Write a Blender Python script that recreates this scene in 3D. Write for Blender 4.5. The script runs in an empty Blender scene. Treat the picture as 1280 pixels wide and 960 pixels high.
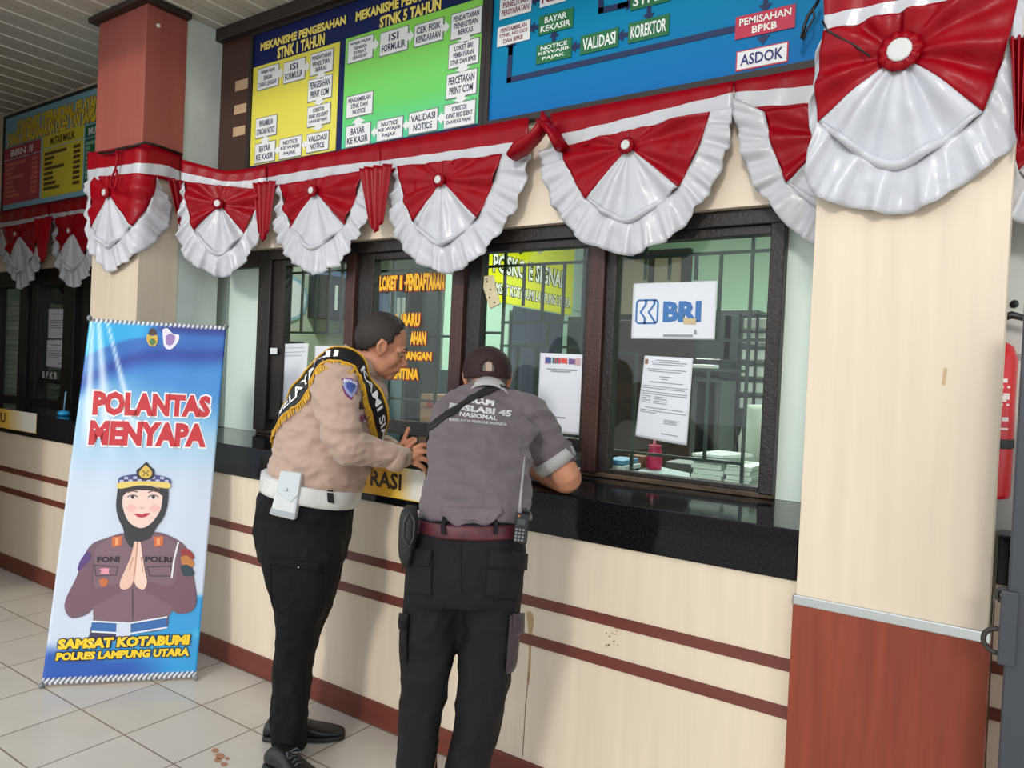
import bpy, bmesh, math, random
import numpy as np
from mathutils import Vector, Matrix, noise
from mathutils.bvhtree import BVHTree

random.seed(7)
S = bpy.context.scene
COL = S.collection

# ---------------------------------------------------------------- camera
FPX = 922.86                      # focal length in pixels of a 1280 px wide frame
CAM = np.array([0.0, 0.0, 1.5])
YAW, PITCH, ROLL = math.radians(34.0796), math.radians(-0.8905), math.radians(2.6238)
_f = np.array([-math.sin(YAW)*math.cos(PITCH), math.cos(YAW)*math.cos(PITCH), math.sin(PITCH)])
_r = np.cross(_f, [0, 0, 1]); _r /= np.linalg.norm(_r); _u = np.cross(_r, _f)
RIGHT = math.cos(ROLL)*_r + math.sin(ROLL)*_u
UP = -math.sin(ROLL)*_r + math.cos(ROLL)*_u
FWD = _f
cam_data = bpy.data.cameras.new('camera')
cam_data.sensor_width = 36.0
cam_data.lens = FPX/1280*36.0
cam_data.clip_start = 0.02
camera = bpy.data.objects.new('camera', cam_data); COL.objects.link(camera)
camera.matrix_world = Matrix(((RIGHT[0], UP[0], -FWD[0], CAM[0]), (RIGHT[1], UP[1], -FWD[1], CAM[1]),
                              (RIGHT[2], UP[2], -FWD[2], CAM[2]), (0, 0, 0, 1)))
S.camera = camera

# ---------------------------------------------------------------- light and exposure
S.view_settings.view_transform = 'Standard'
S.view_settings.look = 'None'
S.view_settings.gamma = 1.0
S.view_settings.use_curve_mapping = False
S.view_settings.exposure = -0.25
world = bpy.data.worlds.new('sky'); S.world = world; world.use_nodes = True
bg = world.node_tree.nodes['Background']
bg.inputs[0].default_value = (0.93, 0.97, 1.0, 1); bg.inputs[1].default_value = 1.75
sun_data = bpy.data.lights.new('sun', 'SUN'); sun_data.energy = 1.35; sun_data.angle = math.radians(8)
sun_data.color = (1.0, 0.95, 0.87)
sun = bpy.data.objects.new('sun', sun_data); COL.objects.link(sun)
sun.rotation_euler = Vector((-0.20, 1.0, -0.34)).to_track_quat('-Z', 'Y').to_euler()
sun.location = (2, -8, 6)

# ---------------------------------------------------------------- point helpers: where a line of sight meets a real plane
def ray(x, y):
    return FWD + RIGHT*((x-640)/FPX) + UP*((480-y)/FPX)
def onX(x, y, X):
    d = ray(x, y); return CAM + d*((X-CAM[0])/d[0])
def onY(x, y, Y):
    d = ray(x, y); return CAM + d*((Y-CAM[1])/d[1])
def onZ(x, y, Z):
    d = ray(x, y); return CAM + d*((Z-CAM[2])/d[2])
def onP(x, y, P, N):
    d = ray(x, y); return CAM + d*(np.dot(np.array(P)-CAM, N)/np.dot(d, N))
def atD(x, y, D):
    return CAM + ray(x, y)*D
def px_of(P):
    c = np.array(P)-CAM; d = c @ FWD
    return 640+FPX*(c @ RIGHT)/d, 480-FPX*(c @ UP)/d

# ---------------------------------------------------------------- materials
def lin(c):
    return tuple((v/255/12.92 if v/255 <= .04045 else ((v/255+.055)/1.055)**2.4) for v in c[:3]) + (1.0,)
MATS = {}
def mat(name, col, rough=.6, metal=0.0, var=0.0, scale=(8, 8, 8), bump=0.0, bscale=60, spec=.5, coat=0.0, sheen=0.0, col2=None, detail=4, emit=0.0, wave=None):
    if name in MATS: return MATS[name]
    m = bpy.data.materials.new(name); m.use_nodes = True
    nt = m.node_tree; N = nt.nodes; L = nt.links
    b = N['Principled BSDF']
    b.inputs['Base Color'].default_value = lin(col)
    b.inputs['Roughness'].default_value = rough
    b.inputs['Metallic'].default_value = metal
    b.inputs['Specular IOR Level'].default_value = spec
    b.inputs['Coat Weight'].default_value = coat
    b.inputs['Coat Roughness'].default_value = .08
    b.inputs['Sheen Weight'].default_value = sheen
    if emit:
        b.inputs['Emission Color'].default_value = lin(col); b.inputs['Emission Strength'].default_value = emit
    tc = mp = None
    if var or col2 or bump:
        tc = N.new('ShaderNodeTexCoord'); mp = N.new('ShaderNodeMapping')
        mp.inputs['Scale'].default_value = scale
        L.new(tc.outputs['Object'], mp.inputs['Vector'])
    if var or col2:
        nz = N.new('ShaderNodeTexNoise'); nz.inputs['Scale'].default_value = 1.0; nz.inputs['Detail'].default_value = detail
        L.new(mp.outputs[0], nz.inputs['Vector'])
        rp = N.new('ShaderNodeValToRGB')
        a = lin(col); c2 = lin(col2) if col2 else tuple(max(0, min(1, v*(1-var))) for v in a[:3])+(1,)
        rp.color_ramp.elements[0].position = .35; rp.color_ramp.elements[1].position = .65
        rp.color_ramp.elements[0].color = c2; rp.color_ramp.elements[1].color = a
        L.new(nz.outputs['Fac'], rp.inputs[0]); L.new(rp.outputs[0], b.inputs['Base Color'])
    if bump:
        n2 = N.new('ShaderNodeTexNoise'); n2.inputs['Scale'].default_value = bscale; n2.inputs['Detail'].default_value = 3
        L.new(tc.outputs['Object'], n2.inputs['Vector'])
        bp = N.new('ShaderNodeBump'); bp.inputs['Strength'].default_value = bump; bp.inputs['Distance'].default_value = .01
        L.new(n2.outputs['Fac'], bp.inputs['Height']); L.new(bp.outputs[0], b.inputs['Normal'])
    MATS[name] = m
    return m

def mat_ramp(name, stops, axis=2, lo=0, hi=1, rough=.5, spec=.5):
    """printed colour gradient along one local axis"""
    m = bpy.data.materials.new(name); m.use_nodes = True
    N = m.node_tree.nodes; L = m.node_tree.links; b = N['Principled BSDF']
    b.inputs['Roughness'].default_value = rough; b.inputs['Specular IOR Level'].default_value = spec
    tc = N.new('ShaderNodeTexCoord'); sp = N.new('ShaderNodeSeparateXYZ'); mr = N.new('ShaderNodeMapRange'); rp = N.new('ShaderNodeValToRGB')
    L.new(tc.outputs['Object'], sp.inputs[0]); L.new(sp.outputs[axis], mr.inputs['Value'])
    mr.inputs['From Min'].default_value = lo; mr.inputs['From Max'].default_value = hi
    L.new(mr.outputs[0], rp.inputs[0]); L.new(rp.outputs[0], b.inputs['Base Color'])
    e = rp.color_ramp.elements
    while len(e) < len(stops): e.new(.5)
    for i, (p, c) in enumerate(stops): e[i].position = p; e[i].color = lin(c)
    MATS[name] = m
    return m

def mat_vcol(name, rough=.35, spec=.5, coat=0.0):
    m = bpy.data.materials.new(name); m.use_nodes = True
    N = m.node_tree.nodes; L = m.node_tree.links; b = N['Principled BSDF']
    a = N.new('ShaderNodeVertexColor'); a.layer_name = 'print'
    L.new(a.outputs[0], b.inputs['Base Color']); b.inputs['Roughness'].default_value = rough
    b.inputs['Specular IOR Level'].default_value = spec; b.inputs['Coat Weight'].default_value = coat
    MATS[name] = m
    return m

def mat_glass(name='window glass'):
    m = bpy.data.materials.new(name); m.use_nodes = True
    N = m.node_tree.nodes; L = m.node_tree.links; N.clear()
    o = N.new('ShaderNodeOutputMaterial'); mx = N.new('ShaderNodeMixShader'); t = N.new('ShaderNodeBsdfTransparent')
    g = N.new('ShaderNodeBsdfGlossy'); lw = N.new('ShaderNodeLayerWeight'); lw.inputs[0].default_value = .5; pw = N.new('ShaderNodeMath'); pw.operation = 'POWER'; pw.inputs[1].default_value = 5; fr = N.new('ShaderNodeMath'); fr.operation = 'MULTIPLY_ADD'; fr.inputs[1].default_value = .97; fr.inputs[2].default_value = .03; L.new(lw.outputs['Facing'], pw.inputs[0]); L.new(pw.outputs[0], fr.inputs[0])
    t.inputs[0].default_value = (.90, .95, .92, 1); g.inputs['Roughness'].default_value = .01
    L.new(fr.outputs[0], mx.inputs[0]); L.new(t.outputs[0], mx.inputs[1]); L.new(g.outputs[0], mx.inputs[2]); L.new(mx.outputs[0], o.inputs[0])
    MATS[name] = m
    return m

# ---------------------------------------------------------------- mesh builder
WL = {}                            # world location of every object built
def wl(o): return WL.get(o.name, np.zeros(3))
class MB:
    def __init__(s): s.v = []; s.f = []; s.m = []
    def add(s, vs, fs, m=0):
        n = len(s.v); s.v += [tuple(map(float, p)) for p in vs]
        for f in fs: s.f.append(tuple(i+n for i in f)); s.m.append(m)
        return s
    def box(s, x0, x1, y0, y1, z0, z1, m=0):
        x0, x1 = min(x0, x1), max(x0, x1); y0, y1 = min(y0, y1), max(y0, y1); z0, z1 = min(z0, z1), max(z0, z1)
        s.add([(x0,y0,z0),(x1,y0,z0),(x1,y1,z0),(x0,y1,z0),(x0,y0,z1),(x1,y0,z1),(x1,y1,z1),(x0,y1,z1)],
              [(0,3,2,1),(4,5,6,7),(0,1,5,4),(1,2,6,5),(2,3,7,6),(3,0,4,7)], m); return s
    def obox(s, c, ax, ay, az, m=0):
        c, ax, ay, az = map(np.array, (c, ax, ay, az))
        vs = [c+i*ax+j*ay+k*az for k in (-1, 1) for (i, j) in ((-1,-1),(1,-1),(1,1),(-1,1))]
        s.add(vs, [(0,3,2,1),(4,5,6,7),(0,1,5,4),(1,2,6,5),(2,3,7,6),(3,0,4,7)], m); return s
    def slab(s, pts, th, m=0):
        """a flat polygon given thickness th (a vector)"""
        pts = [np.array(p, float) for p in pts]; th = np.array(th, float); n = len(pts)
        s.add(pts + [p+th for p in pts], [tuple(range(n)), tuple(range(2*n-1, n-1, -1))] + [(i, i+n, (i+1) % n+n, (i+1) % n) for i in range(n)], m); return s
    def loft(s, rings, m=0, cap=True):
        n = len(rings[0]); vs = [p for r in rings for p in r]; fs = []
        for k in range(len(rings)-1):
            for i in range(n):
                a = k*n+i; b = k*n+(i+1) % n; fs.append((a, b, b+n, a+n))
        if cap:
            fs.append(tuple(range(n-1, -1, -1))); fs.append(tuple(range((len(rings)-1)*n, len(rings)*n)))
        s.add(vs, fs, m); return s
    def tube(s, pts, r, n=10, m=0, up=(0, 0, 1), round_ends=False, flat=1.0):
        pts = [np.array(p, float) for p in pts]; rs = list(r) if hasattr(r, '__len__') else [r]*len(pts)
        if round_ends:
            d0 = pts[0]-pts[1]; d0 /= np.linalg.norm(d0)+1e-9; d1 = pts[-1]-pts[-2]; d1 /= np.linalg.norm(d1)+1e-9
            P = []; Q = []
            for a in (.98, .8, .5): P.append(pts[0]+d0*rs[0]*a); Q.append(rs[0]*math.sqrt(1-a*a))
            P += pts; Q += rs
            for a in (.5, .8, .98): P.append(pts[-1]+d1*rs[-1]*a); Q.append(rs[-1]*math.sqrt(1-a*a))
            pts, rs = P, Q
        rings = []; ref = np.array(up, float)
        for i, p in enumerate(pts):
            t = pts[min(i+1, len(pts)-1)]-pts[max(i-1, 0)]; t = t/(np.linalg.norm(t)+1e-9)
            a = np.cross(ref, t)
            if np.linalg.norm(a) < .15: a = np.cross(np.array([1, .3, .1]), t)
            a /= np.linalg.norm(a); b = np.cross(t, a)
            if i: # keep frames from twisting
                a2 = la - t*np.dot(la, t)
                if np.linalg.norm(a2) > 1e-4: a = a2/np.linalg.norm(a2); b = np.cross(t, a)
            la = a
            rings.append([p+rs[i]*(math.cos(2*math.pi*k/n)*a+flat*math.sin(2*math.pi*k/n)*b) for k in range(n)])
        return s.loft(rings, m)
    def lathe(s, c, axis, prof, n=24, m=0, wob=None):
        c = np.array(c, float); t = np.array(axis, float); t /= np.linalg.norm(t)
        a = np.cross(t, [0.13, .2, 1]); a /= np.linalg.norm(a); b = np.cross(t, a)
        rings = []
        for r, h in prof:
            rings.append([c+t*(h+(wob(k/n, r) if wob else 0))+max(r, 1e-4)*(math.cos(2*math.pi*k/n)*a+math.sin(2*math.pi*k/n)*b) for k in range(n)])
        return s.loft(rings, m)
    def ball(s, c, r, n=14, k=9, m=0, axes=None):
        c = np.array(c, float); r = np.array(r if hasattr(r, '__len__') else (r, r, r), float)
        A = np.eye(3) if axes is None else np.array(axes)
        rings = []
        for i in range(k+1):
            t = math.pi*(i/k); t = min(max(t, .02), math.pi-.02)
            rings.append([c + A.T @ (r*np.array([math.sin(t)*math.cos(2*math.pi*j/n), math.sin(t)*math.sin(2*math.pi*j/n), -math.cos(t)])) for j in range(n)])
        return s.loft(rings, m)
    def build(s, name, mats, parent=None, smooth=False, bevel=0, solid=0, origin=None, label=None, cat=None, group=None, kind=None, cols=None, auto=None):
        me = bpy.data.meshes.new(name); V = np.array(s.v)
        if parent is not None: off = wl(parent)
        elif origin is not None: off = np.array(origin, float)
        else: off = np.array([(V[:, 0].min()+V[:, 0].max())/2, (V[:, 1].min()+V[:, 1].max())/2, V[:, 2].min()])
        me.from_pydata([tuple(p) for p in V-off], [], s.f)
        for mm in (mats if isinstance(mats, (list, tuple)) else [mats]): me.materials.append(mm)
        me.polygons.foreach_set('material_index', s.m)
        if smooth: me.polygons.foreach_set('use_smooth', [True]*len(s.f))
        if cols is not None:
            ca = me.color_attributes.new('print', 'FLOAT_COLOR', 'POINT')
            ca.data.foreach_set('color', np.array(cols, dtype=np.float32).ravel())
        me.update()
        o = bpy.data.objects.new(name, me); COL.objects.link(o)
        if parent is not None: o.parent = parent; WL[o.name] = off
        else: o.location = off; WL[o.name] = off
        if bevel:
            b = o.modifiers.new('bevel', 'BEVEL'); b.width = bevel; b.segments = 2; b.limit_method = 'ANGLE'; b.angle_limit = .6
        if solid:
            b = o.modifiers.new('solid', 'SOLIDIFY'); b.thickness = solid; b.offset = 0
        tag(o, label, cat, group, kind)
        return o
def tag(o, label=None, cat=None, group=None, kind=None):
    if label: o['label'] = label
    if cat: o['category'] = cat
    if group: o['group'] = group
    if kind: o['kind'] = kind
    return o
def empty(name, loc, label=None, cat=None, group=None, kind=None):
    o = bpy.data.objects.new(name, None); COL.objects.link(o); o.location = loc; o.empty_display_size = .05
    WL[o.name] = np.array(loc, float)
    return tag(o, label, cat, group, kind)
def dup(root, delta, label=None):
    def cp(o, par):
        c = o.copy(); COL.objects.link(c)
        if par is not None: c.parent = par; c.matrix_parent_inverse = o.matrix_parent_inverse
        for ch in list(o.children): cp(ch, c)
        return c
    r = cp(root, None); r.location = Vector(root.location)+Vector(delta); WL[r.name] = wl(root)+np.array(delta)
    if label: r['label'] = label
    return r

# ---------------------------------------------------------------- lettering
_TX = {}
def glyphs(t, bold=0.0):
    k = (t, bold)
    if k not in _TX:
        cu = bpy.data.curves.new('letters', 'FONT'); cu.body = t; cu.size = 1; cu.resolution_u = 2; cu.offset = bold; cu.fill_mode = 'FRONT'
        ob = bpy.data.objects.new('letters', cu); COL.objects.link(ob)
        dg = bpy.context.evaluated_depsgraph_get(); dg.update()
        me = bpy.data.meshes.new_from_object(ob.evaluated_get(dg))
        V = np.array([v.co[:2] for v in me.vertices]); F = [tuple(p.vertices) for p in me.polygons]
        lo, hi = V.min(0), V.max(0)
        _TX[k] = ((V-lo)/(hi-lo), F, (hi[0]-lo[0])/(hi[1]-lo[1]))
        bpy.data.objects.remove(ob); bpy.data.curves.remove(cu); bpy.data.meshes.remove(me)
    return _TX[k]
def put_text(mb, t, fn, u0, u1, v0, v1, bold=0.015, m=0, keep=False):
    """text stretched to the box u0..u1, v0..v1 of the surface fn(u, v)"""
    V, F, asp = glyphs(t, bold)
    if keep:
        w = abs(v1-v0)*asp
        if w < abs(u1-u0):
            c = (u0+u1)/2; sg = 1 if u1 > u0 else -1; u0, u1 = c-sg*w/2, c+sg*w/2
    mb.add([fn(u0+a*(u1-u0), v0+b*(v1-v0)) for a, b in V], F, m)
def put_lines(mb, lines, fn, u0, u1, v0, v1, bold=0.015, m=0, gap=.25, fill=.9):
    n = len(lines); H = (v1-v0)/n; mx = max(len(l) for l in lines)
    for i, l in enumerate(lines):
        w = (u1-u0)*fill*min(1, (len(l)/mx)**.9); c = (u0+u1)/2
        t = v1-H*(i+gap/2); put_text(mb, l, fn, c-w/2, c+w/2, t-H*(1-gap), t, bold, m)
# ================================================================ the setting
YC, YW, YB, YP = 2.261, 2.785, 2.70, 2.205         # counter front, window plane, beam face, pillar face
ZT, ZG, ZCEIL = 1.080, 0.930, 3.46
XL = -4.014                                          # side face of the left pillar and of the wing wall
cream = mat('cream laminate', (221, 205, 183), .4, var=.08, scale=(22, 22, 1.2), detail=5)
cream2 = mat('cream wall paint', (238, 222, 200), .55, var=.05, scale=(5, 5, 3))
redwood = mat('red brown laminate', (142, 66, 46), .42, spec=.3, var=.22, scale=(30, 30, 2.0), detail=6)
stripe_m = mat('dark red brown strip', (110, 54, 42), .45, var=.15, scale=(3, 30, 30))
pillar_red = mat('red brown pillar cladding', (164, 90, 80), .45, spec=.3, var=.10, scale=(14, 14, 1.5))
granite = mat('black granite', (10, 10, 12), .08, var=0, col2=(24, 25, 28), scale=(150, 150, 150), detail=2, spec=.2)
mint = mat('mint wall paint', (224, 240, 231), .6, var=.05, scale=(3, 3, 2))
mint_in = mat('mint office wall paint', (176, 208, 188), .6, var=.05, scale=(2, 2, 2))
dirtywhite = mat('grey white wall paint', (200, 202, 196), .6, var=.06, scale=(4, 4, 3))
dark_trim = mat('dark brown trim', (46, 34, 30), .5, var=.2, scale=(6, 40, 40))
wood_br = mat('dark red brown wood frame', (74, 44, 38), .45, var=.4, scale=(60, 60, 5), bump=.25, bscale=90)
wood_bk = mat('blackish wood frame', (42, 36, 34), .45, var=.4, scale=(60, 60, 5), bump=.3, bscale=90)
chrome = mat('chrome strip', (205, 210, 212), .12, metal=1.0)
glass = mat_glass()

# floor: square cream tiles with grey joints
def floor_material():
    m = bpy.data.materials.new('cream floor tiles'); m.use_nodes = True
    N = m.node_tree.nodes; L = m.node_tree.links; b = N['Principled BSDF']
    tc = N.new('ShaderNodeTexCoord'); mp = N.new('ShaderNodeMapping')
    mp.inputs['Location'].default_value = (2.494/.343, -1.575/.336, 0); mp.inputs['Scale'].default_value = (1/.343, 1/.336, 1)
    L.new(tc.outputs['Object'], mp.inputs[0])
    br = N.new('ShaderNodeTexBrick'); br.offset = 0; br.squash = 1
    br.inputs['Scale'].default_value = 1; br.inputs['Brick Width'].default_value = 1; br.inputs['Row Height'].default_value = 1
    br.inputs['Mortar Size'].default_value = .011; br.inputs['Mortar Smooth'].default_value = .2
    br.inputs['Color1'].default_value = lin((196, 191, 181)); br.inputs['Color2'].default_value = lin((203, 198, 188)); br.inputs['Mortar'].default_value = lin((128, 116, 102))
    L.new(mp.outputs[0], br.inputs['Vector'])
    nz = N.new('ShaderNodeTexNoise'); nz.inputs['Scale'].default_value = 5; nz.inputs['Detail'].default_value = 6
    L.new(tc.outputs['Object'], nz.inputs['Vector'])
    mx = N.new('ShaderNodeMix'); mx.data_type = 'RGBA'; mx.blend_type = 'MULTIPLY'; mx.inputs[0].default_value = .25
    L.new(br.outputs['Color'], mx.inputs[6]); L.new(nz.outputs['Color'], mx.inputs[7])
    rp = N.new('ShaderNodeValToRGB'); rp.color_ramp.elements[0].color = (.75, .74, .72, 1); rp.color_ramp.elements[0].position = .3; rp.color_ramp.elements[1].position = .7
    L.new(nz.outputs['Fac'], rp.inputs[0]); L.new(rp.outputs[0], mx.inputs[7])
    L.new(mx.outputs[2], b.inputs['Base Color'])
    b.inputs['Roughness'].default_value = .28
    bp = N.new('ShaderNodeBump'); bp.inputs['Strength'].default_value = .4; bp.inputs['Distance'].default_value = .003; bp.invert = True
    L.new(br.outputs['Fac'], bp.inputs['Height']); L.new(bp.outputs[0], b.inputs['Normal'])
    return m
floor = MB().box(-9, 4, -2.6, 7.5, -.12, 0).build('floor', floor_material(), origin=(0, 0, 0), kind='structure')
MB().box(-16, 14, -22, -2.6, -.22, -.13).build('ground', mat('concrete yard', (176, 172, 164), .8, var=.15, scale=(1, 1, 1)), kind='structure')

# ceiling of long narrow panels running towards the wall
def ceiling_material():
    m = bpy.data.materials.new('grey ceiling panels'); m.use_nodes = True
    N = m.node_tree.nodes; L = m.node_tree.links; b = N['Principled BSDF']
    b.inputs['Base Color'].default_value = lin((186, 182, 172)); b.inputs['Roughness'].default_value = .42
    return m
ROOF_Y = 1.35
cm = MB(); x = -9.0; pitch = .0975
k = 0
while x < 4:
    cm.box(x, x+pitch-.006, ROOF_Y, 2.95, ZCEIL, ZCEIL+.02, 0)
    cm.box(x+pitch-.006, x+pitch, ROOF_Y, 2.95, ZCEIL+(-.006 if k % 2 else .004), ZCEIL+.02, 1 if k % 2 else 2); x += pitch; k += 1
cm.box(-9, 4, ROOF_Y, 2.95, ZCEIL+.02, ZCEIL+.1, 2)
cm.build('ceiling', [ceiling_material(), mat('pale joint strip', (226, 224, 216), .4), mat('ceiling joint', (90, 86, 80), .7)], kind='structure')
MB().box(XL, .9, 2.62, 2.70, 3.385, 3.459).build('trim_1', dark_trim, bevel=.006, kind='structure')

# unseen wall added to keep sun off the left part, and the far end wall
MB().box(-9, -4.95, 1.15, 1.25, 0, ZCEIL+.1).build('wall_sun_blocker', cream2, kind='structure')
MB().box(-9.15, -9, -2.3, 7.5, 0, ZCEIL).build('wall_left', mint, kind='structure')

# wall with the counter: lintel above the windows, mint piers between them
m = MB(); m.box(-9, .9, YB, 2.95, 2.145, ZCEIL-.002)
m.build('wall_back', cream2, kind='structure')
m = MB(); m.box(XL, -3.665, YW, 2.95, ZT+.001, 2.145); m.box(-.705, -.03, YW, 2.95, ZT+.001, 2.145); m.box(-4.9, XL-.02, YW, 2.95, ZT+.001, 2.145)
m.box(-9, -7.6, YW, 2.95, ZT+.001, 2.145)
m.build('wall_pier', mint, kind='structure')
MB().box(-.028, .9, YW, 2.95, 0, 2.144).build('wall_right_end', dirtywhite, kind='structure')
MB().box(XL-.06, XL, 2.44, YB, 0, ZCEIL-.002).build('wall_wing', mat('stained white mint paint', (212, 222, 216), .6, var=.14, scale=(7, 7, 4), detail=8), kind='structure')
MB().box(-9, -3.67, 2.735, YW, 2.05, 2.145).build('trim_2', dark_trim, kind='structure')
# brown panel left of the notice boards with three pale tabs
pm = empty('trim_3', (-3.95, YB, 2.2), kind='structure')
MB().box(XL+.001, onY(311, 210, YB-.03)[0]-.021, YB-.03, YB, 2.55, 3.385).build('trim_board', mat('dark brown panel', (72, 42, 34), .45, var=.15, scale=(20, 20, 2)), pm)
tb = MB()
for (xa, ya, xb, yb) in ((294.5, 105, 309.5, 110), (293, 135.5, 307.5, 140), (291.5, 163, 306, 168)):
    a = onY(xa, ya-3, YB-.033); b = onY(xb, yb, YB-.033); tb.box(a[0], b[0], YB-.034, YB-.029, b[2], a[2])
tb.build('trim_tab', mat('pale veneer tab', (196, 164, 130), .6), pm)

# ---------------------------------------------------------------- pillars
def pillar(name, x0, x1, y1, label, zsplit):
    r = empty(name, ((x0+x1)/2, (YP+y1)/2, 0), kind='structure', label=label)
    if zsplit:   # red brown head, cream shaft
        MB().box(x0, x1, YP, y1, .905, 2.62).build('shaft', cream, r, bevel=.002)
        MB().box(x0-.004, x1+.004, YP-.004, y1, 2.62, ZCEIL-.03).build('head', pillar_red, r, bevel=.002)
    else:
        MB().box(x0, x1, YP, y1, .905, ZCEIL-.03).build('shaft', cream, r, bevel=.002)
    MB().box(x0-.006, x1+.006, YP-.006, y1, 0, .88).build('base', redwood, r, bevel=.002)
    MB().box(x0-.008, x1+.008, YP-.009, y1, .878, .906).build('chrome_band', chrome, r, bevel=.003)
    MB().box(x0-.05, x1+.05, YP-.05, y1, ZCEIL-.035, ZCEIL-.001).build('cap', dark_trim, r, bevel=.008)
    return r
pl = pillar('pillar', -4.515, XL+.002, 2.44, 'red brown topped pillar behind the blue poster stand', True)
# small hook screwed into the pillar head
MB().lathe(onX(198, 32, XL+.008), (1, 0, 0), [(.012, -.004), (.012, .004), (.006, .012), (.0, .013)], 12).build('hook', mat('white plastic', (232, 230, 224), .4), pl, smooth=True)
pr = pillar('pillar', -.482, -.022, 2.655, 'broad cream pillar with a brown base in front', False)

# ---------------------------------------------------------------- counters and worktops
def counter(x0, x1, yf, yb, label):
    c = empty('service_counter', ((x0+x1)/2, yf, 0), label, 'counter')
    MB().box(x0, x1, yf, yb, .095, ZG).build('front_panel', cream, c)
    for z0, z1 in ((.660, .697), (.519, .557)):
        MB().box(x0, x1, yf-.004, yf+.004, z0, z1).build('stripe', stripe_m, c)
    MB().box(x0, x1, yf-.012, yb, 0, .098).build('kickboard', mat('dark red brown kickboard', (112, 56, 44), .42, var=.2, scale=(2, 30, 30), spec=.3), c, bevel=.003)
    return c
def worktop(x0, x1, yf, yb, label):
    return MB().box(x0, x1, yf-.012, yb, ZG, ZT).build('worktop', granite, bevel=.004, label=label, cat='counter top')
counter(XL+.012, -.492, YC, 2.60, 'cream service counter with two brown stripes, where the men lean')
worktop(XL+.012, -.492, YC, 3.25, 'long black granite worktop under the two leaning men')
counter(-8.9, -4.527, YC, 2.60, 'cream counter with brown stripes beyond the red topped pillar')
worktop(-8.9, -4.527, YC, 3.25, 'black granite worktop beyond the red topped pillar, in shade')
counter(-.012, .9, 2.672, 2.78, 'narrow strip of cream counter beside the dark metal gate')
worktop(-.012, .9, 2.672, 2.78, 'short black granite ledge below the fire extinguisher')
# ================================================================ notice boards above the windows
white_p = mat('white print', (232, 234, 236), .35)
navy_p = mat('navy print', (14, 30, 84), .4, spec=.25)
black_p = mat('black print', (18, 18, 24), .4)
yellow_t = mat('yellow lettering', (240, 206, 40), .4)
yband = YB-.034
def rect(pa, pb, Y):
    a = onY(pa[0], pa[1], Y); b = onY(pb[0], pb[1], Y); return a[0], b[0], b[2], a[2]       # x0 x1 z0 z1
def plate(mb, R, Y, th=.002, m=0): mb.box(R[0], R[1], Y-th, Y, R[2], R[3], m)
def fnY(Y): return lambda u, v: (u, Y, v)

def flow_box(parent, pa, pb, lines, fill, ink, arrow=None, edge=None, Y=YB-.034, bold=.02):
    R = rect(pa, pb, Y)
    x0, x1, z0, z1 = R; cx, cz = (x0+x1)/2, (z0+z1)/2; w, h = x1-x0, z1-z0
    mb = MB()
    pts = [(x0, z0), (x1, z0), (x1, z1), (x0, z1)]
    k = .09*h if arrow in ('r', 'l') else .14*h
    a = .14*h
    if arrow == 'r': pts = [(x0, z0), (x1, z0), (x1, cz-a), (x1+.014, cz-a), (x1+.014, cz-2*a), (x1+.042, cz+.1*a), (x1+.014, cz+2.2*a), (x1+.014, cz+1.2*a), (x1, cz+1.2*a), (x1, z1), (x0, z1)]
    if arrow == 'l': pts = [(x0, z0), (x1, z0), (x1, z1), (x0, z1), (x0, cz+a), (x0-.014, cz+a), (x0-.014, cz+2*a), (x0-.042, cz), (x0-.014, cz-2*a), (x0-.014, cz-a), (x0, cz-a)]
    if arrow == 'd': pts = [(x0, z0), (cx-.025, z0), (cx-.025, z0-.012), (cx-.05, z0-.012), (cx, z0-.031), (cx+.05, z0-.012), (cx+.025, z0-.012), (cx+.025, z0), (x1, z0), (x1, z1), (x0, z1)]
    if arrow == 'u': pts = [(x0, z0), (x1, z0), (x1, z1), (cx+.025, z1), (cx+.025, z1+.012), (cx+.05, z1+.012), (cx, z1+.040), (cx-.05, z1+.012), (cx-.025, z1+.012), (cx-.025, z1), (x0, z1)]
    if edge is not None:
        pts_ = pts; pts = [(x0, z0), (x1, z0), (x1, z1), (x0, z1)]
        e = .005; xs = np.array(pts); c = xs.mean(0)
        mb2 = MB(); mb2.slab([(c[0]+(p[0]-c[0])*(1+2*e/w), Y+.0005, c[1]+(p[1]-c[1])*(1+2*e/h)) for p in pts], (0, .0008, 0)); pts = pts_
    mb.slab([(p[0], Y-.0015, p[1]) for p in pts], (0, .0025, 0))
    o = mb.build('flow_box', fill, parent)
    if edge is not None: mb2.build('box_outline', edge, o)
    t = MB(); put_lines(t, lines, fnY(Y-.0025), x0+.02*w, x1-.02*w, z0+.07*h, z1-.07*h, bold)
    t.build('lettering', ink, o)
    return o

def frame_mb(x0, x1, z0, z1, y0, y1, w):
    f = MB(); f.box(x0, x1, y0, y1, z0, z0+w); f.box(x0, x1, y0, y1, z1-w, z1); f.box(x0, x0+w, y0, y1, z0+w, z1-w); f.box(x1-w, x1, y0, y1, z0+w, z1-w); return f
Yf = YB-.03
xa = onY(311, 210, Yf)[0]; xb = onY(604, 150, Yf)[0]; xc = onY(1040, 85, Yf)[0]; zb = onY(700, 141, Yf)[2]; ztop = 3.375
edge_m = mat('dark board frame', (38, 32, 32), .5)
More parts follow.
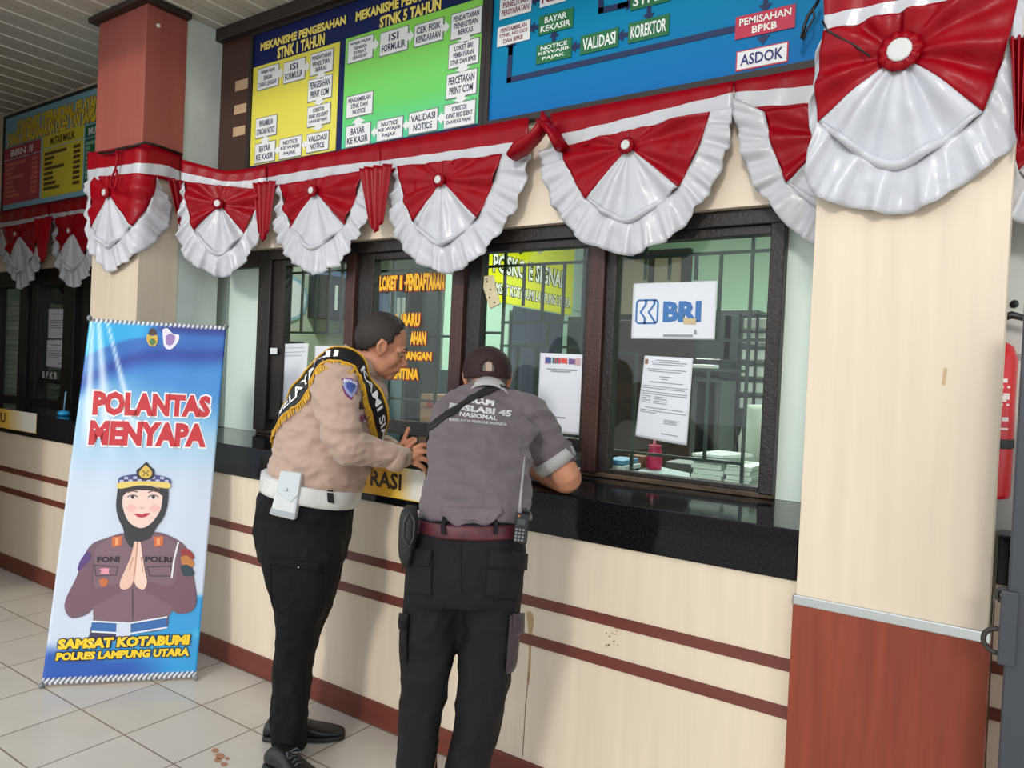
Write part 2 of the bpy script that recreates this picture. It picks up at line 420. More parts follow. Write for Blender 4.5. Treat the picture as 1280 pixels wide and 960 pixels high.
# --- board one: navy with a yellow and a green flow chart
b1 = empty('notice_board', ((xa+xb)/2, YB, zb), 'navy notice board with yellow and green flow charts of white arrow boxes', 'sign')
MB().box(xa, xb, Yf, YB-.001, zb, ztop).build('board_panel', navy_p, b1)
frame_mb(xa-.02, xb+.004, zb-.03, ztop+.02, Yf-.012, YB-.001, .026).build('frame', edge_m, b1)
R = rect((317, 85), (419, 191), Yf-.002)
yl = MB(); yl.box(R[0], R[1], Yf-.002, Yf, zb+.02, R[3]); yl.build('yellow_panel', mat('yellow print', (230, 220, 84), .3), b1)
R = rect((432.5, 49), (597, 160), Yf-.002)
gl = MB(); gl.box(R[0], R[1], Yf-.002, Yf, zb+.02, R[3])
gl.build('green_panel', mat_ramp('green print', [(0, (76, 206, 164)), (.35, (104, 210, 104)), (1, (136, 212, 76))], 2, 0, R[3]-zb), b1)
T1 = MB(); Yt = Yf-.004
for s, pa, pb in (("MEKANISME PENGESAHAN", (326, 54), (432, 30)), ("STNK 1 TAHUN", (347, 59.5), (405.5, 56)), ("MEKANISME PERPANJANGAN", (445, 15), (585, -14)), ("STNK 5 TAHUN", (475, 21), (551, 12))):
    R = rect(pa, pb, Yt); T1 = MB(); put_text(T1, s, fnY(Yt), R[0], R[1], R[2], R[3], .045); T1.build('title_lettering', mat('pale yellow lettering', (244, 222, 110), .4), b1)
ink = mat('blue black ink', (44, 50, 84), .4)
for pa, pb, ls, ar in (
    ((323, 87.5), (347.5, 106), ["WAJIB PAJAK", "DENGAN", "SYARAT LENGKAP"], 'r'), ((355.5, 79.5), (380.5, 97.5), ["ISI", "FORMULIR"], 'r'),
    ((389, 69), (415.5, 87.5), ["PENDAFTARAN", "PENELITIAN", "BERKAS"], 'd'), ((386, 101), (414, 120.5), ["PENGESAHAN", "PRINT COM"], 'd'),
    ((385, 135), (412, 153), ["KOREKTOR", "KANIT REG IDENT", "DAN KASI PAJAK"], 'd'), ((384, 169), (410, 186), ["VALIDASI", "NOTICE"], 'l'),
    ((350, 175), (376, 194), ["NOTICE", "KE WAJIB", "PAJAK"], 'l'), ((319.5, 181), (343, 200), ["BAYAR", "KE KASIR"], 'u'),
    ((320.5, 149.5), (345, 167.5), ["PENGAMBILAN", "STNK DAN NOTICE"], None),
    ((436, 52.5), (465.5, 71), ["WAJIB PAJAK", "DENGAN", "SYARAT", "LENGKAP"], 'r'), ((476, 42.5), (509, 61), ["ISI", "FORMULIR"], 'r'),
    ((519, 32.5), (553, 49), ["CEK FISIK", "KENDARAAN"], 'r'), ((565, 19), (601, 40), ["PENDAFTARAN", "PENELITIAN", "BERKAS"], 'd'),
    ((562, 57), (597.5, 77.5), ["LOKET BRI", "PEMBAYARAN", "STNK DAN BPKB"], 'd'), ((559, 94.5), (595, 116), ["PERCETAKAN", "PRINT COM"], 'd'),
    ((556, 132.5), (593, 154), ["KOREKTOR", "KANIT REG IDENT", "DAN KASI PAJAK"], 'l'), ((512, 142.5), (546, 162), ["VALIDASI", "NOTICE"], 'l'),
    ((472, 152), (502.5, 171), ["NOTICE", "KE WAJIB", "PAJAK"], 'l'), ((433, 159), (462, 179), ["BAYAR", "KE KASIR"], 'u'),
    ((434, 122), (465, 141), ["PENGAMBILAN", "STNK DAN", "NOTICE"], None)):
    flow_box(b1, pa, pb, ls, white_p, ink, ar, edge=mat('grey outline', (110, 116, 120), .4))
# --- board two: blue flow chart
b2 = empty('notice_board', ((xb+xc)/2, YB, zb), 'bright blue notice board with green boxes and thick dark arrows', 'sign')
zb2 = zb+.022
MB().box(xb+.008, xc, Yf, YB-.001, zb2, ztop).build('board_panel', mat_ramp('blue print', [(0, (0, 108, 182)), (.4, (0, 128, 176)), (1, (0, 152, 186))], 2, 0, ztop-zb, .4, .2), b2)
frame_mb(xb+.006, xc+.02, zb2-.03, ztop+.02, Yf-.012, YB-.001, .026).build('frame', edge_m, b2)
bd = MB(); a = onY(611, 60, Yf)[0]
bd.box(xb+.033, a, Yf-.002, Yf, zb2, ztop); bd.build('border_stripe', mat_ramp('blue border print', [(0, (70, 130, 180)), (.5, (10, 90, 150)), (.7, (10, 50, 110)), (1, (20, 120, 170))], 2, 0, ztop-zb), b2)
green_p = mat('dark green print', (30, 110, 66), .35); red_p = mat('crimson print', (190, 44, 74), .35); redink = mat('dark red ink', (130, 40, 64), .4)
whiteink = mat('white ink', (236, 240, 240), .4); blueink = mat('deep blue ink', (26, 34, 110), .4)
for pa, pb, ls, fl, ik in (
    ((626, -8), (664, 14), ["PENDAFTARAN", "PENELITIAN", "PERSYARATAN"], white_p, redink), ((676, -14), (707, 1), ["KEL"], white_p, redink),
    ((622.5, 35), (662, 49), ["PENGAMBILAN", "STNK, NOTICE", "DAN BPKB"], white_p, redink),
    ((674, 21), (716, 34), ["BAYAR", "KEKASIR"], green_p, whiteink), ((671, 57.5), (714, 71), ["NOTICE", "KEWAJIB", "PAJAK"], green_p, whiteink),
    ((726, 45.5), (772.5, 58), ["VALIDASI"], green_p, whiteink), ((786, 29.5), (836, 43), ["KOREKTOR"], green_p, whiteink),
    ((789, -8), (837.5, 1), ["STNK"], green_p, whiteink), ((920, 22), (993.5, 34), ["PEMISAHAN", "BPKB"], red_p, whiteink),
    ((922, 66), (983, 76), ["ASDOK"], white_p, blueink)):
    flow_box(b2, pa, pb, ls, fl, ik, None, edge=red_p if ls[0] in ('ASDOK',) else None)
def line(mb, pxs, w, Y):
    P = [onY(*p, Y) for p in pxs]
    for a, b in zip(P[:-1], P[1:]):
        d = b-a; L = np.linalg.norm(d); d /= L; n = np.array([-d[2], 0, d[0]])
        a2 = a-d*w/2; b2_ = b+d*w/2
        mb.slab([a2-n*w/2, b2_-n*w/2, b2_+n*w/2, a2+n*w/2], (0, .002, 0))
def head(mb, p, d, s, Y):
    a = onY(*p, Y); d = np.array([d[0], 0, d[1]]); n = np.array([-d[2], 0, d[0]])
    mb.slab([a+d*s, a-n*s*.8, a+n*s*.8], (0, .002, 0)); mb.slab([a-d*s*1.1-n*s*.3, a-n*s*.3, a+n*s*.3, a-d*s*1.1+n*s*.3], (0, .002, 0))
aw = MB(); Ya = Yf-.003
line(aw, [(638, 60), (636, 100), (918, 36)], .024, Ya); head(aw, (638.5, 58), (0, 1), .035, Ya)
line(aw, [(751, -6), (751, 13), (782, 6)], .024, Ya); head(aw, (783, 5), (1, 0), .035, Ya)
for p, d in (((668, 34.5), (-1, 0)), ((692.5, 46), (0, 1)), ((720, 58), (-1, 0)), ((779, 44), (-1, 0)), ((811, 17), (0, -1)), ((954, 45), (0, -1)), ((957, 5), (0, -1)), ((670, 0), (-1, 0))): head(aw, p, d, .03, Ya)
aw.build('arrow_lines', mat('dark navy arrows', (10, 36, 84), .4), b2)
# --- board three beyond the pillar
xl = onY(4, 250, Yf)[0]; xr = -4.53
b3 = empty('notice_board', ((xl+xr)/2, YB, zb), 'light blue service standards board with red, yellow and green columns', 'sign')
z3 = onY(60, 253, Yf)[2]; zt3 = onY(5, 150, Yf)[2]
MB().box(xl, xr, Yf, YB-.001, z3, zt3).build('board_panel', mat('light blue print', (132, 188, 216), .4), b3)
frame_mb(xl-.02, xr, z3-.02, zt3+.02, Yf-.01, YB-.001, .018).build('frame', edge_m, b3)
colr = {'red': (176, 40, 60), 'yel': (216, 200, 50), 'grn': (20, 96, 72)}
def column(pa, pb, c, hd, inkm, ph, dark):
    R = rect(pa, pb, Yf-.002); o_ = MB(); o_.box(R[0], R[1], Yf-.003, Yf, R[2], R[3])
    o = o_.build({'red': 'red_column', 'yel': 'yellow_column', 'grn': 'green_column'}[c], mat(c+' column print', colr[c], .4), b3)
    h = R[3]-R[2]; w = R[1]-R[0]
    t = MB(); put_text(t, hd, fnY(Yf-.004), R[0]+.2*w, R[1]-.2*w, R[3]-h*.17, R[3]-h*.05, .03); t.build('heading', inkm, o)
    MB().box(R[0], R[1], Yf-.0035, Yf, R[3]-h*.22, R[3]-h*.205).build('rule', MATS['light blue print'], o)
    r = MB()
    for k in range(8):
        z = R[3]-h*(.3+.08*k); ln = (.55, .25, .2, .5, .22, .24, .3, .4)[k]
        r.box(R[0]+.06*w, R[0]+(.06+ln)*w, Yf-.004, Yf, z-.012, z+.012); r.box(R[1]-.22*w, R[1]-.06*w, Yf-.004, Yf, z-.012, z+.012)
    r.build('small_print', dark, o)
column((5.5, 187), (48.5, 248), 'red', 'BBN II', white_p, 0, mat('pale red ink', (214, 110, 110), .5))
column((54, 171), (102, 238), 'yel', 'MUTASI MASUK', black_p, 0, mat('brown ink', (80, 66, 30), .5))
R = rect((107, 158), (125, 228), Yf); xr2 = R[0]+1.1
column((107, 158), (126, 228), 'grn', 'MUT', white_p, 0, mat('pale green ink', (120, 170, 150), .5))
T3 = MB()
for s, pa, pb in (("STANDART OPERASIONAL PELAYANA", (22, 151), (128, 132)), ("YANG DILAKSANAKAN OLEH YAN SAMSAT", (9, 168), (127, 149))):
    R = rect(pa, pb, Yt); T3 = MB(); put_text(T3, s, fnY(Yt+.0012), R[0]-.004, R[1]+.004, R[2]-.005, R[3]+.005, .075); T3.build('title_outline', black_p, b3); T3 = MB(); put_text(T3, s, fnY(Yt), R[0], R[1], R[2], R[3], .05); T3.build('title_lettering', yellow_t, b3)

# ================================================================ red and white bunting
satin_r = mat('red satin', (152, 0, 22), .36, var=.14, scale=(14, 14, 5), spec=.22, bump=.2, bscale=22)
satin_w = mat('white satin', (196, 198, 205), .30, spec=.5, bump=.25, bscale=22)
def polyline(pts, n):
    pts = np.array(pts, float); d = np.r_[0, np.cumsum(np.linalg.norm(np.diff(pts, axis=0), axis=1))]; d /= d[-1]
    t = np.linspace(0, 1, n); return np.stack([np.interp(t, d, pts[:, i]) for i in range(pts.shape[1])], 1)
def smooth_poly(pts, n):
    """Catmull-Rom through the points"""
    P = np.array(pts, float); P = np.vstack([2*P[0]-P[1], P, 2*P[-1]-P[-2]]); out = []
    for i in range(1, len(P)-2):
        for t in np.linspace(0, 1, 14, endpoint=False):
            a, b, c, d = P[i-1], P[i], P[i+1], P[i+2]
            out.append(.5*((2*b)+(c-a)*t+(2*a-5*b+4*c-d)*t*t+(-a+3*b-3*c+d)*t**3))
    out.append(P[-2]); return polyline(out, n)
class Flat:
    """vertical plane through plan points A and B; (s, z) in the plane, d = distance in front of it"""
    def __init__(s, A, B):
        s.A = np.array([A[0], A[1], 0.]); t = np.array([B[0]-A[0], B[1]-A[1], 0.]); s.t = t/np.linalg.norm(t); s.n = np.array([s.t[1], -s.t[0], 0])
    def sz(s, p): q = onP(p[0], p[1], s.A, s.n); return ((q-s.A) @ s.t, q[2])
    def at(s, u, z, d=0): return s.A+s.t*u+s.n*d+np.array([0, 0, z])
class Bent:
    """pillar front, then round the corner along its side"""
    def __init__(s, x, y, gap): s.x, s.y, s.g = x, y, gap
    def sz(s, p):
        q = onY(p[0], p[1], s.y-s.g)
        if q[0] <= s.x: return (q[0]-s.x, q[2])
        q = onX(p[0], p[1], s.x+s.g); return (q[1]-s.y, q[2])
    def at(s, u, z, d=0):
        w = .03
        if u < -w: return np.array([s.x+u, s.y-s.g-d, z])
        if u > w: return np.array([s.x+s.g+d, s.y+u, z])
        a = (u+w)/(2*w)*math.pi/2; r = w+s.g+d
        return np.array([s.x-w+r*math.sin(a), s.y+w-r*math.cos(a), z])
def swag(pl, label, R, T0, tL, tR, T1, outer, B, group, sag=.70, seed=0, amp=1.0, band=None, rosette=True, belly=.0):
    rnd = random.Random(seed); rr = np.array(pl.sz(R)); t0, a, b, t1 = [np.array(pl.sz(p)) for p in (T0, tL, tR, T1)]
    ou = smooth_poly([pl.sz(p) for p in outer], 140); bb = np.array(pl.sz(B))
    W = abs(t1[0]-t0[0]); ph = rnd.uniform(0, 6)
    base = pl.at(rr[0], bb[1], 0)
    root = empty('bunting_swag', base, label, 'bunting', group)
    k1, k2 = rnd.randint(9, 11), rnd.randint(6, 8)
    def relief(p):       # folds fan out from the rosette
        v = np.array(p)-rr; r = np.linalg.norm(v)/W; an = math.atan2(v[1], v[0])
        f = .011*math.sin(an*k1+ph)+.006*math.sin(an*k2*2.3+2*ph)
        return amp*(.024+min(r*3, 1)*f*(1.0 if r < .5 else max(.35, 1.6-r*1.2))+.006*noise.noise(Vector((p[0]*16+seed, p[1]*9, seed)))+.003*noise.noise(Vector((p[0]*38, p[1]*24, seed+5)))+belly*math.exp(-((r-.3)/.2)**2))
    lo = rr+(bb-rr)*sag
    inner_fan = smooth_poly([a, a*.5+lo*.5+np.array([0, -.12*abs(lo[1]-a[1])]), lo, b*.5+lo*.5+np.array([0, -.12*abs(lo[1]-b[1])]), b], 60)
    # white fan
    n, mrows = 60, 14; mb = MB(); idx = []
    for j in range(mrows+1):
        for i in range(n):
            p = rr+(inner_fan[i]-rr)*max(j/mrows, .03); mb.v.append(tuple(pl.at(p[0], p[1], relief(p)+.004*math.sin(math.pi*j/mrows))))
    mb.f = [(j*n+i, (j+1)*n+i, (j+1)*n+i+1, j*n+i+1) for j in range(mrows) for i in range(n-1)]; mb.m = [0]*len(mb.f)
    mb.build('white_fan', satin_w, root, smooth=True, solid=.002)
    # swagged tuck along the foot of the fan
    tk = MB(); tk.tube([pl.at(p[0], p[1]+.006, relief(p)+.006) for p in inner_fan[2:-2]], [.004+.012*math.sin(math.pi*i/55)**.7 for i in range(56)], 10, flat=.8); tk.build('tuck', satin_w, root, smooth=True)
    # red lobes
    for c0, tip in ((t0, a), (t1, b)):
        tc = np.array([rr[0], (t0[1]+t1[1])/2])
        lobe = MB(); n = 22; mid = (c0+tip)/2+np.array([(1 if c0 is t0 else -1)*-.02*W, 0])
        e1 = smooth_poly([c0, mid, tip], n); e0 = polyline([tc, rr], n)
        for j in range(n):
            for i in range(n):
                p = e1[j]+(e0[j]-e1[j])*i/(n-1); lobe.v.append(tuple(pl.at(p[0], p[1], relief(p)+.004)))
        lobe.f = [(j*n+i, (j+1)*n+i, (j+1)*n+i+1, j*n+i+1) for j in range(n-1) for i in range(n-1)]; lobe.m = [0]*len(lobe.f)
        lobe.build('red_drape', satin_r, root, smooth=True, solid=.002)
    # gathered white ruffle round the edge
    n = 140; inn = np.vstack([smooth_poly([t0, (t0+a)/2+np.array([-.02*W, 0]), a], 42)[:-1], inner_fan[::2], smooth_poly([b, (b+t1)/2+np.array([.02*W, 0]), t1], 42)[1:]])
    inn = polyline(inn, n); rf = MB(); rows = 9
    cs = np.cumsum([rnd.uniform(.5, 1.5) for _ in range(n)]); cs = cs/cs[-1]
    K = max(9, int(W/.045))
    for j in range(rows+1):
        r = j/rows
        for i in range(n):
            p = inn[i]+(ou[i]-inn[i])*r; ca = cs[i]*K*2*math.pi
            f = (math.tanh(2.2*math.sin(ca+.8*noise.noise(Vector((cs[i]*9, seed, 0)))))*.9+.45*math.sin(2.3*ca+1+ph))*.0135*r**.7+.005*noise.noise(Vector((p[0]*30, p[1]*30, seed)))
            edge_ = .006*math.sin(ca*.5+ph)*r
            rf.v.append(tuple(pl.at(p[0]+.004*math.cos(ca)*r, p[1]+edge_, amp*(.022-.004*r+f)+.003)))
    rf.f = [(j*n+i, (j+1)*n+i, (j+1)*n+i+1, j*n+i+1) for j in range(rows) for i in range(n-1)]; rf.m = [0]*len(rf.f)
    rf.build('ruffle', satin_w, root, smooth=True, solid=.002)
    if rosette:
        c = pl.at(rr[0], rr[1], .034*amp+.012); nn = pl.at(rr[0], rr[1], 1)-pl.at(rr[0], rr[1], 0); s = .050 if amp > 1.1 else .031
        o = MB().lathe(c, nn, [(.001, .012), (s*.4, .012), (s*.75, .010), (s*1.05, .004), (s*1.0, -.004), (s*.4, -.02)], 36, wob=lambda t, r: .006*math.sin(t*2*math.pi*11+ph)*(r/s)).build('rosette', satin_r, root, smooth=True)
        MB().lathe(c, nn, [(s*.6, .010), (s*.6, .013), (s*.5, .015), (s*.25, .0135), (.001, .014)], 20).build('button', mat('white button', (204, 206, 205), .5), o, smooth=True)
    if band:
        top, w0, w1 = band                      # three polylines of (px, py): top edge, white top, white bottom
        n = 40; T, A, Bm = [smooth_poly([pl.sz(p) for p in q], n) for q in (top, w0, w1)]
        bm_ = MB()
        rowsets = [T, T*.5+A*.5, A, A*.5+Bm*.5, Bm, Bm-np.array([0, .02])]
        for r_, row in enumerate(rowsets):
            for i in range(n): bm_.v.append(tuple(pl.at(row[i][0], row[i][1], .010+.006*math.sin(i*.9+ph+r_*.6)*(.3+.12*r_))))
        for r_ in range(5):
            for i in range(n-1): bm_.f.append((r_*n+i, (r_+1)*n+i, (r_+1)*n+i+1, r_*n+i+1)); bm_.m.append(1 if r_ in (2, 3) else 0)
        bm_.build('striped_band', [satin_r, satin_w], root, smooth=True, solid=.002)
    return root
def jabot(pl, label, tl, tr, tip, group, seed=0):
    """narrow gathered red tail"""
    a, b, c = [np.array(pl.sz(p)) for p in (tl, tr, tip)]; n, rows = 30, 14; mb = MB(); w = abs(b[0]-a[0])
    for j in range(rows+1):
        t = j/rows
        for i in range(n):
            s = i/(n-1); top = a+(b-a)*s
            foot = c+np.array([(s-.5)*w*.42, abs(s-.5)*abs(a[1]-c[1])*.34])
            p = top+(foot-top)*t; mb.v.append(tuple(pl.at(p[0], p[1], .060+.012*math.sin(s*math.pi*7+seed)*(1-.3*t))))
    mb.f = [(j*n+i, (j+1)*n+i, (j+1)*n+i+1, j*n+i+1) for j in range(rows) for i in range(n-1)]; mb.m = [0]*len(mb.f)
    return mb.build('bunting_tail', satin_r, smooth=True, solid=.002, label=label, cat='bunting', group=group)

YG = 2.645
main = Flat((-4.0, YG), (0, YG))
corner = Flat((XL+.012, 2.38), (onY(338, 250, YG)[0], YG))
pf = Flat((-.6, 2.195), (0.2, 2.195))
bent = Bent(XL, YP, .012)
G = 'red and white bunting swags on the building'
def bnd(x0, x1):
    xs = [228, 290, 320, 425, 485, 620, 665, 700, 915, 1025, 1180]; tops = [200, 216, 209, 189, 178, 155, 147, 141, 103, 84, 58]; w0 = [216, 229, 225, 207, 201, 182, 176, 170, 117, 108, 84]; w1 = [226, 238, 236, 220, 212, 196, 190, 185, 136, 130, 106]
    X = np.linspace(x0, x1, 5); return [[(x, np.interp(x, xs, q)) for x in X] for q in (tops, w0, w1)]
swag(bent, 'bunting swag wrapped round the red topped pillar above the blue poster', (141, 243), (121, 222), (117, 285), (172, 283), (194, 222),
     [(110, 232), (112, 262), (112, 290), (118, 318), (138, 339), (156, 333), (172, 318), (195, 300), (209, 280), (213, 262), (198, 228)], (140, 339), G, seed=1, amp=.8,
     band=[[(112, 191), (125, 190), (150, 185), (178, 179.5), (186, 180), (205, 185), (226, 192)], [(112, 213), (125, 211), (150, 208), (178, 204), (186, 204.5), (205, 207), (226, 215)], [(112, 227), (125, 226), (150, 222), (178, 217.5), (186, 218), (205, 221), (226, 228)]])
jabot(bent, 'red bunting tail hanging at the edge of the red topped pillar', (200, 222), (229, 230), (222, 297), 'red bunting tails', 1)
swag(corner, 'bunting swag on the mint wall, first one past the red topped pillar', (278, 257), (233, 229), (245, 289), (307.5, 294), (330, 238),
     [(231, 232), (227, 262), (225, 298), (240, 328), (274, 346), (300, 338), (309, 327), (322, 305), (331, 280), (334, 258), (330, 238)], (275, 347), G, seed=2, band=bnd(228, 334))
jabot(main, 'red bunting tail above the left window jamb beside the mint wall', (329, 232), (354, 229), (340, 306), 'red bunting tails', 2)
swag(main, 'bunting swag above the first window pane, over the uniformed man', (399, 241), (355, 233), (369, 287), (435, 284), (459, 214),
     [(352, 234), (350, 258), (347, 285), (360, 318), (393, 343), (418, 336), (432, 326), (446, 302), (458, 284), (466, 258), (461, 214)], (394, 343), G, seed=3, band=bnd(334, 476))
jabot(main, 'red bunting tail between the first and second window panes', (460, 214), (501, 208), (480, 295), 'red bunting tails', 3)
swag(main, 'bunting swag over the pane with yellow lettering', (557, 228), (502, 210), (519, 277), (602, 274), (632, 194),
     [(499, 211), (491, 248), (494, 285), (515, 320), (556, 342), (588, 333), (604, 318), (624, 296), (644, 268), (657, 236), (666, 191)], (556, 342), G, seed=4, band=bnd(476, 662))
kn = MB(); P = [onY(x, y, YG-.075) for x, y in ((640, 196), (652, 184), (668, 172), (682, 150), (680, 141))]
kn.tube(P, [.045, .05, .045, .04, .012], 14, flat=.55); kn.tube([onY(x, y, YG-.08) for x, y in ((676, 152), (690, 164), (701, 184))], [.03, .045, .05], 14, flat=.5)
for i, v in enumerate(kn.v):
    v = np.array(v); kn.v[i] = tuple(v+np.array([0, .010*math.sin(v[0]*90+v[2]*140), 0]))
kn.build('bunting_knot', satin_r, smooth=True, label='twisted red cloth knot joining two bunting swags below the blue board', cat='bunting')
swag(main, 'widest bunting swag, above the yellow banner and white bank sign', (789.5, 186), (705, 185), (736, 251), (852, 236), (891, 142),
     [(678, 190), (683, 228), (704, 273), (738, 306), (786, 319), (825, 307), (856, 284), (882, 251), (897, 226), (914, 180), (917, 136)], (787, 319), G, seed=5, band=bnd(690, 918))
swag(main, 'bunting swag partly hidden behind the broad cream pillar', (1045, 172), (958, 143), (986, 231.5), (1105, 208), (1135, 115),
     [(919, 124), (923, 166), (939, 220), (965, 261), (1016, 305), (1055, 308), (1100, 280), (1135, 235), (1158, 190), (1170, 140), (1168, 108)], (1050, 309), G, seed=6, band=bnd(919, 1170))
swag(pf, 'large bunting swag on the front of the broad cream pillar', (1128, 74), (1034, 49), (1025, 157), (1230, 146), (1276, -10),
     [(1031, 50), (1018, 110), (1014, 178), (1014, 236), (1062, 263), (1117, 268), (1176, 252), (1214, 228), (1243, 207), (1274, 168), (1280, 90), (1281, -5)], (1117, 268), G, seed=7, amp=1.25, sag=.72, belly=.02,
     band=[[(1030, -20), (1110, -38), (1190, -52), (1281, -66)], [(1031, 21), (1110, 5), (1190, -13), (1281, -28)], [(1031, 49), (1120, 33), (1190, 14), (1281, -6)]])
jabot(pf, 'red bunting tail at the right edge of the broad cream pillar', (1262, 60), (1290, 55), (1273, 192), 'red bunting tails', 5)
right_pl = Flat((-.2, 2.62), (.5, 2.62))
swag(right_pl, 'greyish bunting swag on the wall beyond the broad cream pillar', (1330, 160), (1262, 120), (1272, 215), (1385, 200), (1400, 100),
     [(1250, 130), (1252, 190), (1258, 240), (1264, 276), (1300, 285), (1340, 280), (1380, 260), (1405, 220), (1410, 170), (1410, 130), (1402, 105)], (1320, 283), G, seed=9)
swag(main, 'dim bunting swag furthest along, above the stack of files', (28, 294), (8, 285), (15, 319), (46, 320), (54, 277),
     [(7, 286), (3, 300), (4, 318), (11, 334), (29, 362), (41, 352), (48, 344), (55, 328), (60, 312), (60, 292), (55, 277)], (29, 361), G, seed=10, amp=.9,
     band=[[(-14, 267), (10, 264), (35, 259), (62, 254)], [(-14, 281), (10, 278), (35, 274), (62, 268)], [(-14, 287), (10, 284), (35, 279), (62, 274)]])
jabot(main, 'red bunting tail between the two dim swags', (54, 276), (77, 272), (64, 330), 'red bunting tails', 6)
swag(main, 'dim bunting swag above the two pasted white notices', (95, 290), (75, 273), (79, 317), (111, 319), (123, 264),
     [(73, 274), (70, 292), (70, 318), (77, 342), (94, 361), (106, 352), (115, 343), (121, 326), (126, 308), (128, 285), (124, 264)], (94, 361), G, seed=11, amp=.9,
     band=[[(62, 254), (85, 250), (105, 247), (126, 242)], [(62, 268), (85, 265), (105, 262), (126, 259)], [(62, 274), (85, 271), (105, 268), (126, 264)]])
# ================================================================ windows
XW = lambda p, y=400: onY(p, y, YW)[0]
ZH = 2.085
def window(n, x0, x1, panels, label=None):
    """one long wooden window; panels = (left stile, glass left, glass right, right stile, rail z0, rail z1)"""
    w = empty('window_%d' % n, ((x0+x1)/2, YW, ZT), kind='structure')
    f = MB(); f.box(x0, x1, YW-.05, YW+.05, ZH, 2.142); f.build('window_head', wood_bk, w, bevel=.004)
    f = MB(); f.box(x0, x1, YW-.03, YW+.035, ZT+.001, ZT+.022); f.build('window_sill', mat('worn wooden sill', (96, 78, 62), .55, var=.6, scale=(8, 90, 90), bump=.3, bscale=80), w, bevel=.004)
    return w
w1 = window(1, XW(330), XW(978, 450), None)
def stile(p0, p1, m, name, d=.045, y=400): MB().box(XW(p0, y), XW(p1, y), YW-d, YW+d, ZT+.02, ZH).build(name, m, w1, bevel=.004)
stile(330, 345, wood_bk, 'jamb', .05); stile(960, 978, wood_bk, 'jamb', .05, 450)
for a, b, y in ((440, 451, 370), (572, 587, 370), (738, 757, 450)): stile(a, b, wood_br, 'mullion', .05, y)
def sash(p0, g0, g1, p1, zr0, zr1, y=400):
    s = MB(); x0, a, b, x1 = XW(p0, y), XW(g0, y), XW(g1, y), XW(p1, y)
    s.box(x0, a, YW-.028, YW+.028, zr0, ZH); s.box(b, x1, YW-.028, YW+.028, zr0, ZH); s.box(a, b, YW-.028, YW+.028, zr0, zr1); s.box(a, b, YW-.028, YW+.028, ZH-.035, ZH)
    o = s.build('sash', wood_bk, w1, bevel=.003)
    MB().box(a-.004, b+.004, YW-.003, YW+.003, zr1-.004, ZH-.03).build('pane', glass, o)
sash(345, 359, 436, 440, 1.165, 1.235)
sash(451, 469, 569, 572, 1.165, 1.235)
sash(587, 604, 734, 738, 1.175, 1.23)
sash(757, 769, 958, 960, ZT+.022, ZT+.04, 450)

def grille(label, px_v, px_h, x0, x1, z0=ZT+.03):
    """iron bars behind one pane: verticals (px, z0, z1), horizontals (z, px0, px1)"""
    g = MB(); yg = YW+.075
    gx = lambda p: onY(p, 420, yg)[0]
    for p, a, b in px_v: g.box(gx(p)-.006, gx(p)+.006, yg-.006, yg+.006, a, b)
    for z, a, b in px_h: g.box(gx(a), gx(b), yg-.005, yg+.005, z-.006, z+.006)
    return g.build('window_grille', mat('dark green iron', (44, 54, 50), .45), label=label, cat='window grille', group='iron grilles behind the panes')
zg = lambda x, y: onY(x, y, YW+.075)[2]
g = zg
grille('iron grille behind the pane beside the mint wall, first from the red topped pillar', [(376, g(376, 416), ZH), (393, g(393, 416), ZH), (409, g(409, 416), ZH), (425, g(425, 416), ZH), (366, ZT+.03, g(366, 428))],
       [(g(376, 341), 345, 440), (g(400, 416), 360, 440), (g(366, 428), 345, 380)], 0, 0)
grille('iron grille behind the pane with yellow lettering', [(489, 1.17, ZH), (508, 1.17, g(508, 338)), (547, 1.17, g(547, 338)), (530, g(530, 420), g(530, 338)), (568, 1.17, ZH)], [(g(500, 338), 452, 572), (g(520, 500), 452, 572), (g(520, 420), 489, 572)], 0, 0)
grille('iron grille in front of the yellow banner, capped man below it', [(628, 1.2, ZH), (652, g(652, 382), g(652, 331)), (676, g(676, 403), g(676, 331)), (702, g(702, 403), g(702, 331)), (727, 1.2, ZH), (648, 1.2, g(648, 433)), (684, g(684, 433), g(684, 403)), (672, 1.2, g(672, 433))],
       [(g(660, 331), 600, 738), (g(670, 403), 626, 730), (g(670, 433), 626, 726), (g(612, 416), 600, 628)], 0, 0)
grille('iron grille behind the pane with the bank sign', [(803, g(803, 350), ZH), (833, g(833, 350), g(833, 323)), (866, g(866, 350), g(866, 320)), (897, g(897, 425), g(897, 318)), (936, ZT+.03, ZH), (766, ZT+.03, g(766, 441)), (797, ZT+.03, g(797, 441)), (888, g(888, 574), g(888, 463))],
       [(g(830, 320), 764, 958), (g(785, 441), 764, 800), (g(900, 463), 866, 935), (g(850, 572), 764, 935), (g(945, 425), 936, 960), (g(900, 425), 900, 936)], 0, 0)

# window beyond the pillar
w2 = empty('window_2', (-5.6, YW, ZT), kind='structure')
xs0, xs1 = -7.6, -4.9
MB().box(xs0, xs1, YW-.05, YW+.05, 2.02, 2.142).build('window_head', wood_bk, w2)
MB().box(xs0, xs1, YW-.05, YW+.05, ZT, ZT+.03).build('window_sill', wood_bk, w2)
for a, b in ((31, 41), (46, 53), (86, 100), (-6, -1), (110, 128)):
    MB().box(XW(a, 430), XW(b, 430), YW-.05, YW+.05, ZT+.03, 2.02).build('mullion', wood_bk, w2, bevel=.004)
for a, b in ((-1, 31), (53, 86)):
    MB().box(XW(a, 430), XW(b, 430), YW-.003, YW+.003, ZT+.03, 2.02).build('pane', glass, w2)
z0 = onY(70, 475, YW)[2]
MB().box(XW(41, 430), XW(112, 430), YW-.02, YW+.03, z0-.03, z0).build('rail', wood_bk, w2)

